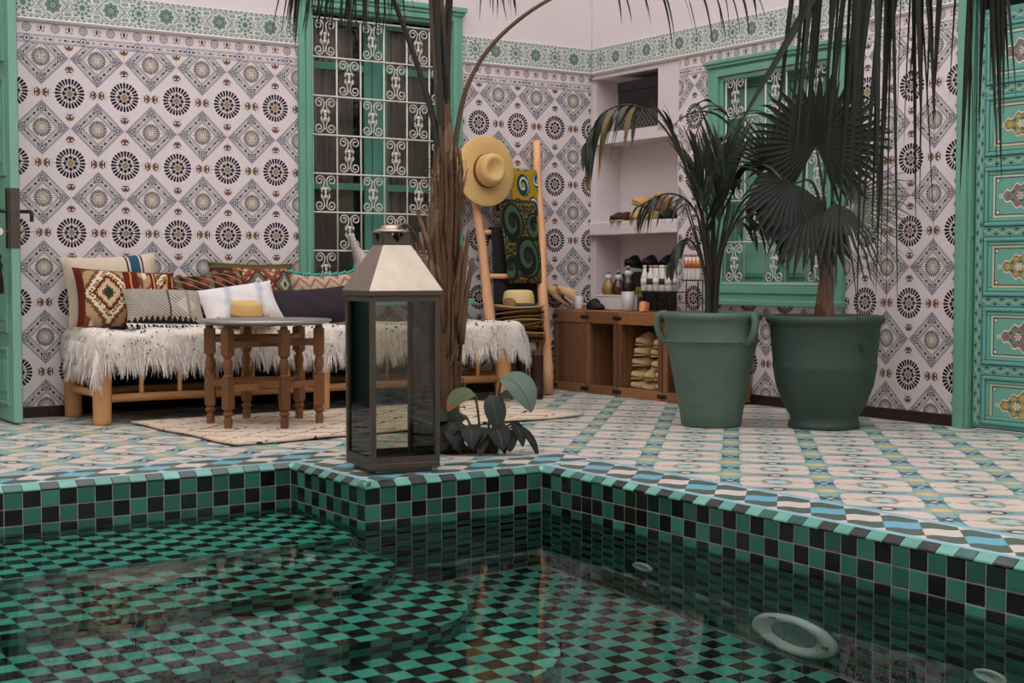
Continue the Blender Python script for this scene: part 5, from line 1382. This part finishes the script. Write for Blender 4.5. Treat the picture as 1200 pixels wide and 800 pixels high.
# ------------------------------------------------------------------ plants
def leaf_mat(name, c, tip=None, rough=.42, lo=.7, hi=1.2):
    m = Mat(name, rough, .4).base(c); u, v = m.uv(); m.b.inputs['Specular IOR Level'].default_value = .28; m.shade(m.rnd(), .75, 1.2); m.shade(m.noise(14, 3), lo, hi)
    if tip: m.paint(((v - .78) * 6 + (m.noise(9, 2) - .5) * 2).max(0.0).min(1.0), tip)
    m.paint((u - .5).abs() < .025, '3d4735'); return m.done()
M['palm_leaf'] = leaf_mat('dark_palm_leaf', '1d211a', '2a2119', .6); M['kentia'] = leaf_mat('kentia_leaf', '323c31', '66522f'); M['kentia_dry'] = leaf_mat('dry_leaf_end', '6d5b35', 'a07a42'); M['fan'] = leaf_mat('fan_palm_leaf', '1f241d', '2f2a20', .65); M['fan_lt'] = leaf_mat('light_fan_leaf', '565f4c', '75705a')
M['stem'] = simple('green_brown_stem', '4a4a34', .6, nz=12); M['stem_dk'] = simple('dark_stem', '33302a', .7, nz=12); M['stem_br'] = simple('brown_petiole', '5d4a38', .75, nz=20)
rp_ = random.Random(21)
def blade(path, widths, up, fold=.25):
    """a leaf blade along a path: two halves folded along the midrib"""
    mb = MB(); vs = []; us = []; n = len(path)
    for i, p in enumerate(path):
        d = (path[min(i + 1, n - 1)] - path[max(i - 1, 0)]); d = d.normalized() if d.length > 1e-7 else Vector((0, 0, -1))
        s = d.cross(up); s = s.normalized() if s.length > 1e-4 else d.orthogonal().normalized(); nn = s.cross(d); w = widths[i]
        vs += [p - s * w + nn * w * fold, p, p + s * w + nn * w * fold]; us += [(0, i / (n - 1)), (.5, i / (n - 1)), (1, i / (n - 1))]
    mb.add(vs, [f for i in range(n - 1) for f in ((3 * i, 3 * i + 1, 3 * i + 4, 3 * i + 3), (3 * i + 1, 3 * i + 2, 3 * i + 5, 3 * i + 4))], us); return mb
def leaflet(parent, p, d, L, w, sag, mat, n=7, nm='leaflet', twist=0.0):
    d = Vector(d).normalized(); path = []
    q = Vector(p); step = L / n; dd = d.copy()
    for i in range(n + 1):
        path.append(q.copy()); dd = (dd + Vector((0, 0, -sag * (1.6 / n)))).normalized(); q = q + dd * step
    ws = [w * min(1, .45 + 2.6 * i / n) * (1 - (i / n) ** 2.2) + .0006 for i in range(n + 1)]
    up = Vector((0, 0, 1)) if abs(d.z) < .95 else FV
    up = up + Vector((rp_.uniform(-1, 1), rp_.uniform(-1, 1), 0)) * (.5 + twist)
    return blade(path, ws, up.normalized()).build(nm, mat, parent, True)
def frond(plant, pts, r0, r1, n, t0, L, w, sag, spread, mats, stem='stem', jitter=.1, hang=0.0, lenf=None):
    """a feather leaf: petiole and rachis along pts, leaflets as pieces of their own"""
    c = bez(pts, 8); m = len(c); mb = MB(); mb.tube(c, [r0 + (r1 - r0) * i / (m - 1) for i in range(m)], 7)
    fo = mb.build('frond', M[stem], plant, True)
    for k in range(n):
        f = t0 + (1 - t0) * (k + .5) / n; i = min(m - 2, int(f * (m - 1))); p = c[i].lerp(c[i + 1], f * (m - 1) - i); tn = (c[i + 1] - c[i]).normalized()
        sd = tn.cross(Vector((0, 0, 1))); sd = sd.normalized() if sd.length > .05 else FV
        for sg in (-1, 1):
            g = (k / max(1, n - 1)); LL = L * (math.sin(PI * (.18 + .72 * g)) ** .7 if lenf is None else lenf(g)) * rp_.uniform(.85, 1.1)
            d = tn * (.55 + .6 * g) + sd * sg * spread + Vector((0, 0, .25 - hang)) + Vector((rp_.uniform(-1, 1), rp_.uniform(-1, 1), rp_.uniform(-1, 1))) * jitter
            leaflet(fo, p, d, LL, w, sag * rp_.uniform(.8, 1.25), rp_.choice(mats))
    return fo
def fan(plant, stem_pts, r, centre_dir, normal, R_, spread, n, mat, sag=.25, stem='stem_dk', w=None, split=.55):
    """a fan leaf: pleated segments joined near the hub, free beyond"""
    c = bez(stem_pts, 6); mb = MB(); m = len(c); mb.tube(c, [r + (.4 * r - r) * i / (m - 1) for i in range(m)], 6); fo = mb.build('petiole', M[stem], plant, True)
    hub = c[-1]; cd = Vector(centre_dir).normalized(); nn = Vector(normal); nn = (nn - cd * nn.dot(cd)).normalized(); side = cd.cross(nn)
    mb = MB()
    for k in range(n):
        a = -spread / 2 + spread * (k + .5) / n; d = cd * math.cos(a) + side * math.sin(a); LL = R_ * (1 - .28 * abs(a / (spread / 2)) ** 2) * rp_.uniform(.92, 1.06)
        da = spread / n / 2; path = []; ws = []; N_ = 8
        for i in range(N_ + 1):
            f = i / N_; q = hub + d * LL * f + Vector((0, 0, -sag * LL * f * f * (1 + .6 * rp_.random() * f))) + nn * .02 * math.sin(f * 3); path.append(q)
            ws.append(math.tan(da) * LL * f * 1.05 if f < split else math.tan(da) * LL * split * 1.05 * (1 - (f - split) / (1 - split)) ** .8 + .0004)
        b = blade(path, ws, nn, .35); mb.add(b.v, b.f, None)
    mb.build('fan_leaf', mat, fo); return fo

# ---- the palm by the pool
PC = (-2.795, -2.58)
palm = thing('palm_tree', 'shaggy palm with fibrous trunk rising behind the lantern', 'palm', (0, 0, 0))
def bark_mat():
    m = Mat('fibrous_palm_bark', .95, .1).base('735844'); g = m.n('ShaderNodeTexCoord'); mp = m.n('ShaderNodeMapping'); mp.inputs['Scale'].default_value = (12, 12, 1); m.t.links.new(g.outputs['Object'], mp.inputs[0])
    a = m.noise(7, 5, vec=mp.outputs[0], dist=.5); b = m.noise(5, 3); m.paint(b > .54, '8f7260'); m.shade(a, .35, 1.35); m.bump(a, .8, .012); return m.done()
M['bark'] = bark_mat()
mb = MB()
path = [lds(PC, l, 0, z) for l, z in ((.0, -.02), (.005, .15), (.0, .35), (-.01, .60), (-.012, .85), (-.008, 1.1), (.0, 1.28), (-.004, 1.45), (-.008, 1.65), (-.014, 1.85))]
c = bez(path, 8); rs = []
for i, p in enumerate(c):
    z = p.z; rs.append((.052 if z < 1.2 else .052 - .034 * min(1, (z - 1.2) / .5)) + .014 * math.sin(z * 9) * .3 + (.022 if z < .22 else 0) * (1 - max(0, z) / .22) + .016 * max(0, 1 - abs(z - .62) / .45))
mb.tube(c, rs, 18); tr = mb.build('trunk', M['bark'], palm, True)
for k in range(64):                                        # old leaf bases and bark slabs
    a = rp_.uniform(0, 2 * PI); z0 = rp_.uniform(.12, 1.05); L = rp_.uniform(.22, .55); z1 = min(1.42, z0 + L); out = rp_.uniform(.0, .025)
    dirv = RV * math.cos(a) + FV * math.sin(a); r0 = .054; pts = []
    for i in range(6):
        f = i / 5; rr_ = r0 + .008 + out * f + (.035 * (f - .7) / .3 if f > .7 and rp_.random() < .35 else 0); pts.append(lds(PC, -.008, 0, z0 + (z1 - z0) * f) + dirv * rr_)
    mb = MB(); mb.tube(pts, [.006, .016, .018, .016, .012, .004], 6, flat=.45); mb.build('bark_slab', M['bark'], tr, True)
for l, z0, z1, lean in ((-.085, .60, 1.02, -.03), (-.11, .55, .98, -.02), (.085, .55, 1.03, .025), (.10, .50, .90, .03), (-.075, .75, 1.12, -.055), (.06, .62, .96, .02)):
    mb = MB(); mb.tube(bez([lds(PC, l * .75, -.05, z0), lds(PC, l * .95, -.055, (z0 + z1) / 2), lds(PC, l + lean, -.05, z1)], 5), [.020, .021, .021, .020, .019, .018, .017, .015, .014, .013, .010], 7, flat=.6); mb.build('leaf_stub', M['bark'], tr, True)
for k in range(14):                                        # leaf sheaths wrapping the crown
    a = rp_.uniform(0, 2 * PI); z0 = rp_.uniform(1.02, 1.22); z1 = z0 + rp_.uniform(.28, .5); dirv = RV * math.cos(a) + FV * math.sin(a)
    mb = MB(); mb.tube([lds(PC, -.004, 0, z0 + (z1 - z0) * i / 5) + dirv * (.056 - .026 * i / 5) for i in range(6)], [.006, .018, .019, .016, .011, .004], 6, flat=.4); mb.build('leaf_sheath', M['bark'], tr, True)
mb = MB()
for k in range(150):
    a = rp_.uniform(0, 2 * PI); z = rp_.choice((rp_.uniform(.2, .42), rp_.uniform(1.1, 1.36))); p = lds(PC, 0, 0, z) + (RV * math.cos(a) + FV * math.sin(a)) * .068
    t1 = (RV * -math.sin(a) + FV * math.cos(a)) * rp_.uniform(-.07, .07); o_ = (RV * math.cos(a) + FV * math.sin(a)) * rp_.uniform(.01, .04); mb.tube([p, p + t1 * .5 + o_, p + t1 + o_ * .6 + Vector((0, 0, rp_.uniform(-.06, .03)))], [.0022, .0018, .0008], 4)
tag(mb.build('trunk_fibres', M['bark'], tr), kind='stuff')
mb = MB(); mb.lathe([(0, .012), (.12, .012), (.155, .004), (.16, -.002)], 24, (PC[0], PC[1], 0)); mb.build('soil_patch', M['soil'], palm)
PL = [M['palm_leaf']]
def hang_frond(pts, r0, n, t0, L, w, stem='stem_br', spread=.35, jit=.25, lenf=None): return frond(palm, pts, r0, .005, n, t0, L, w, 1.7, spread, PL, stem, jit, .55, lenf)
hang_frond([lds(PC, -.01, -.02, 1.25), lds(PC, -.07, -.02, 1.60), lds(PC, -.21, -.05, 2.02), lds(PC, -.36, -.10, 2.34), lds(PC, -.50, -.15, 2.42), lds(PC, -.60, -.2, 2.36)], .017, 15, .66, .62, .010, 'stem_dk')
hang_frond([lds(PC, .03, .02, 1.25), lds(PC, .055, .03, 1.50), lds(PC, .11, .04, 1.72), lds(PC, .24, .06, 1.92), lds(PC, .47, .08, 2.10), lds(PC, .80, .10, 2.24), lds(PC, 1.15, .10, 2.26), lds(PC, 1.45, .10, 2.16)], .014, 9, .68, .42, .006)
hang_frond([lds(PC, .0, 0, 1.3), lds(PC, -.015, 0, 1.7), lds(PC, -.03, -.05, 2.2), lds(PC, -.12, -.2, 2.5), lds(PC, -.28, -.45, 2.52), lds(PC, -.4, -.7, 2.35)], .018, 13, .64, .55, .010)
hang_frond([lds(PC, .01, .02, 1.3), lds(PC, .0, .02, 1.7), lds(PC, .02, .03, 2.2), lds(PC, .08, .2, 2.55), lds(PC, .2, .5, 2.55), lds(PC, .3, .8, 2.35)], .016, 8, .62, .40, .010)
hang_frond([lds(PC, .0, -.03, 1.3), lds(PC, -.04, -.03, 1.75), lds(PC, -.06, -.06, 2.3), lds(PC, .05, -.3, 2.62), lds(PC, .45, -.75, 2.66), lds(PC, .9, -1.05, 2.45)], .016, 8, .72, .45, .009)
def curtain_frond(pts, r0, t0, n, lean0, lean1, L0, L1, w, mats=PL, jit=.06, stem='stem_dk'):
    """a drooping frond whose leaflets hang straight down like ribbons"""
    c = bez(pts, 8); m = len(c); mb = MB(); mb.tube(c, [r0 + (.006 - r0) * i / (m - 1) for i in range(m)], 7); fo = mb.build('frond', M[stem], palm, True)
    for k in range(n):
        g = rp_.random(); f = t0 + (1 - t0) * g; i = min(m - 2, int(f * (m - 1))); p = c[i].lerp(c[i + 1], f * (m - 1) - i)
        d = RV * (lean0 + (lean1 - lean0) * g + rp_.gauss(0, jit)) + FV * rp_.gauss(0, jit) + Vector((0, 0, -1)); LL = rp_.uniform(L0, L1) if not callable(L0) else L0(g) * rp_.uniform(.6, 1.08)
        leaflet(fo, p, d, LL, w * rp_.uniform(.6, 1.3), .5, rp_.choice(mats), 8, 'leaflet', .6)
    return fo
up3 = [lds(PC, .01, -.01, 1.3), lds(PC, .0, -.02, 1.8), lds(PC, .03, -.08, 2.3)]
curtain_frond(up3 + [lds(PC, .5, -.6, 2.75), lds(PC, 1.15, -1.35, 2.62), lds(PC, 1.45, -1.62, 2.35), lds(PC, 1.72, -1.70, 2.05)], .015, .79, 42, -.17, .02, lambda g: .95 + .62 * math.sin(PI * min(1, .1 + g * .85)), 0, .0115, stem='stem_br')
curtain_frond(up3 + [lds(PC, .6, -.5, 2.8), lds(PC, 1.4, -1.3, 2.72), lds(PC, 1.75, -1.65, 2.35), lds(PC, 2.0, -1.72, 2.05)], .015, .82, 22, -.06, .03, lambda g: .70 + .50 * math.sin(PI * min(1, .15 + g * .8)), 0, .0115)
curtain_frond([lds(PC, -.01, -.02, 1.3), lds(PC, -.03, -.03, 1.8), lds(PC, -.06, -.05, 2.22), lds(PC, -.22, -.1, 2.36), lds(PC, -.42, -.15, 2.32), lds(PC, -.58, -.18, 2.18)], .022, .55, 58, .12, -.18, lambda g: .26 + .26 * math.sin(PI * (1 - g) * .9), 0, .0048, PL, .14)
curtain_frond([lds(PC, .01, .0, 1.3), lds(PC, .01, .0, 1.8), lds(PC, .04, .0, 2.25), lds(PC, .12, -.05, 2.40), lds(PC, .20, -.1, 2.35)], .02, .6, 16, .0, .25, lambda g: .38, 0, .006, PL, .25)
# the folded leaf slanting across the right window
leaflet(palm, lds(PC, 1.60, -1.60, 2.20), RV * -.52 + Vector((0, 0, -.9)), 1.06, .020, .0, M['palm_leaf'], 8, 'folded_leaf')

# ---- leafy plant at the palm's foot
herb = thing('leafy_plant', 'broad dark leafed plant drooping at the foot of the palm', 'plant', (0, 0, 0)); HC = (-2.70, -2.78)
M['herb'] = leaf_mat('broad_green_leaf', '2f3a2d', None, .45); M['herb_lt'] = leaf_mat('pale_green_leaf', '4f5e52', None, .5); M['herb_dk'] = leaf_mat('withered_dark_leaf', '1d1c19', None, .6); M['herb_rd'] = leaf_mat('red_tinged_leaf', '4a5432', '84452f', .5)
def broad(l, d, z, dl, dd, dz, L, w, mat, sag=.7, base=None):
    """stalk from the ground, then a broad leaf"""
    b0 = lds(HC, base if base is not None else l * .4, 0, 0); p = lds(HC, l, d, z)
    mb = MB(); mb.tube(bez([b0, b0.lerp(p, .55) + Vector((0, 0, .03)), p], 5), .0055, 6); st_ = mb.build('stalk', M['stem'], herb, True)
    path = []; q = p.copy(); dv = (RV * dl + FV * dd + Vector((0, 0, dz))).normalized(); n = 9
    for i in range(n + 1): path.append(q.copy()); q = q + dv * L / n; dv = (dv + Vector((0, 0, -sag * 2 / n))).normalized()
    ws = [w * math.sin(PI * (i / n) ** .75) ** .8 + .002 for i in range(n + 1)]
    blade(path, ws, Vector((0, 0, 1)) + FV * -.6, .22).build('leaf', mat, st_, True)
broad(.07, .0, .345, .55, -.35, .0, .24, .072, M['herb_lt'], 1.1); broad(-.05, .02, .27, -.6, -.3, .1, .17, .05, M['herb_rd'], .8); broad(.05, .0, .25, .7, 0, .25, .20, .035, M['herb'], .1)
broad(.02, 0, .27, .2, -.3, -.5, .18, .05, M['herb'], .8); broad(-.16, 0, .16, -.7, -.3, .25, .20, .06, M['herb'], .5); broad(-.10, .05, .17, -.4, -.5, .1, .2, .06, M['herb'], .9)
broad(.10, .0, .115, .85, -.2, .1, .22, .022, M['herb_dk'], 1.3); broad(.03, -.03, .12, .3, -.6, .1, .16, .05, M['herb_dk'], 1.3); broad(-.02, -.03, .12, -.2, -.6, .1, .15, .05, M['herb_dk'], 1.4)
broad(-.13, -.03, .11, -.5, -.5, .1, .15, .05, M['herb_dk'], 1.3); broad(.08, -.02, .10, .2, -.5, 0, .13, .045, M['herb_dk'], 1.2); broad(-.2, 0, .13, -.4, -.2, .2, .14, .05, M['herb_dk'], 1.2); broad(-.08, -.05, .13, .1, -.5, .0, .15, .045, M['herb_dk'], 1.1)

for k in range(9):
    l = rp_.uniform(-.24, .14); broad(l, rp_.uniform(-.06, .04), rp_.uniform(.07, .15), rp_.uniform(-.6, .6), -.5, rp_.uniform(-.2, .2), rp_.uniform(.10, .16), rp_.uniform(.025, .045), M['herb_dk'] if k % 3 else M['herb'], 1.3)

# ---- feathery palm in the tall pot
kp = thing('kentia_palm', 'arching feather-leafed palm growing in the tall green pot', 'palm', (0, 0, 0)); KC = (-1.045, -2.475); Z0 = .55
KM = [M['kentia'], M['kentia'], M['fan']]
def kf(pts, n, L, w, sag=1.3, spread=.5, t0=.5, hang=.2, mats=KM, r=.010): return frond(kp, [lds(KC, *p) for p in pts], r, .003, n, t0, L, w, sag, spread, mats, 'stem_dk', .10, hang)
kf([(0, 0, Z0), (-.03, 0, 1.0), (-.12, -.02, 1.32), (-.25, -.05, 1.58), (-.42, -.08, 1.72), (-.60, -.1, 1.68), (-.70, -.1, 1.50)], 11, .40, .017, 1.9, .35, .62, .6, [M['kentia'], M['kentia'], M['kentia_dry']])
kf([(.01, 0, Z0), (.01, 0, 1.0), (.02, .03, 1.38), (.10, .1, 1.66), (-.02, .1, 1.78)], 5, .36, .014, 1.5, .5, .6, .2)
kf([(-.01, 0, Z0), (-.04, -.05, .95), (-.12, -.1, 1.18), (-.26, -.15, 1.25), (-.44, -.2, 1.17)], 8, .26, .013, 1.4, .45, .5, .3)
kf([(0, 0, Z0), (-.05, -.03, .85), (-.12, -.05, 1.0), (-.20, -.08, .98), (-.25, -.1, .85)], 4, .22, .016, 1.6, .35, .5, .4)
kf([(.02, .02, Z0), (.0, .03, .95), (.03, .05, 1.25), (.06, .08, 1.45)], 9, .42, .016, .2, .55, .45, -.35)
kf([(0, 0, Z0), (.04, 0, .95), (.10, 0, 1.25), (.16, 0, 1.38), (.26, -.05, 1.36)], 8, .36, .020, 1.1, .5, .5, .1)
kf([(0, 0, Z0), (.05, -.02, .95), (.16, -.05, 1.22), (.30, -.1, 1.26), (.44, -.15, 1.15)], 8, .32, .024, 1.6, .45, .5, .45)
kf([(.01, 0, Z0), (.02, -.03, 1.0), (.06, -.08, 1.28), (.05, -.1, 1.42)], 8, .40, .019, .15, .5, .4, -.4)
kf([(-.01, 0, Z0), (-.02, -.03, .95), (-.05, -.06, 1.2), (-.10, -.08, 1.36)], 8, .36, .017, .3, .45, .4, -.3)
kf([(.02, 0, Z0), (.06, .02, .95), (.2, .04, 1.2), (.36, .05, 1.30), (.54, .05, 1.22)], 8, .32, .026, 1.7, .4, .45, .5)
kf([(.01, 0, Z0), (.03, -.05, .9), (.12, -.1, 1.1), (.26, -.16, 1.14), (.36, -.2, 1.02)], 7, .30, .026, 1.7, .4, .45, .5)
kf([(0, 0, Z0), (-.02, .03, .95), (-.03, .06, 1.25), (-.08, .08, 1.5)], 8, .34, .010, .5, .4, .45, -.2)
kf([(-.02, 0, Z0), (-.03, .02, .9), (-.06, .03, 1.15), (-.16, .05, 1.45), (-.22, .06, 1.62)], 7, .34, .010, .6, .45, .5, -.1)
for k in range(9):
    l = rp_.uniform(-.05, .05); mb = MB(); mb.tube(bez([lds(KC, l * .6, rp_.uniform(-.03, .03), Z0), lds(KC, l, 0, .85), lds(KC, l * 3.2, rp_.uniform(-.08, .08), 1.2)], 5), [.0085 - .0005 * j for j in range(11)], 6); mb.build('cane', M['stem_dk'], kp, True)

# ---- fan palm in the wide pot
fp = thing('fan_palm', 'dark fan palm with brown stem growing in the wide green pot', 'palm', (0, 0, 0)); QC = (-.60, -2.88)
mb = MB(); c = bez([lds(QC, -.01, 0, .53), lds(QC, .0, 0, .72), lds(QC, .012, 0, .95), lds(QC, .02, 0, 1.15)], 6); mb.tube(c, [.055, .054, .053, .052, .050, .047, .044, .042, .040, .038, .036, .034, .032, .030, .028, .026, .024, .022, .02], 12); mb.build('trunk', M['bark'], fp, True)
def ff(tip, cdir, nrm, R_, spread, n, mat='fan', sag=.25, mid=None, split=.55):
    a = lds(QC, .015, 0, 1.0); t = lds(QC, *tip); md = lds(QC, *mid) if mid else a.lerp(t, .5) + Vector((0, 0, .04))
    return fan(fp, [a, md, t], .011, RV * cdir[0] + FV * cdir[1] + Vector((0, 0, cdir[2])), RV * nrm[0] + FV * nrm[1] + Vector((0, 0, nrm[2])), R_, spread, n, M[mat], sag, split=split)
ff((-.07, -.06, 1.50), (.05, -.2, .9), (0, -1, .2), .44, R(305), 40, 'fan', .12, None, .62)
ff((-.20, -.10, 1.30), (-.4, -.3, -.55), (.1, -1, .4), .30, R(190), 22, 'fan', .25, (-.08, -.05, 1.30), .7)
ff((-.12, -.14, 1.15), (-.1, -.4, -.6), (0, -1, .4), .30, R(190), 20, 'fan', .3, (-.04, -.08, 1.2), .7)
ff((-.24, .0, 1.36), (-.6, .0, .55), (0, -1, .3), .42, R(70), 12, 'fan', .05, (-.08, 0, 1.2), .45)
ff((.12, .02, 1.22), (.75, .0, .45), (0, -1, .4), .40, R(150), 18, 'fan_lt', .15, (.06, 0, 1.12), .25)
ff((.10, -.04, 1.12), (.8, -.1, .05), (0, -1, .4), .36, R(110), 13, 'fan_lt', .25, (.05, 0, 1.06), .25)
ff((.02, .08, 1.50), (.4, .2, .8), (0, -1, .3), .46, R(120), 18, 'fan', .1, (.04, .04, 1.25), .5)
ff((.02, -.10, 1.20), (.05, -.5, -.5), (0, -1, .6), .40, R(90), 12, 'fan', .4, (.02, -.05, 1.2), .4)
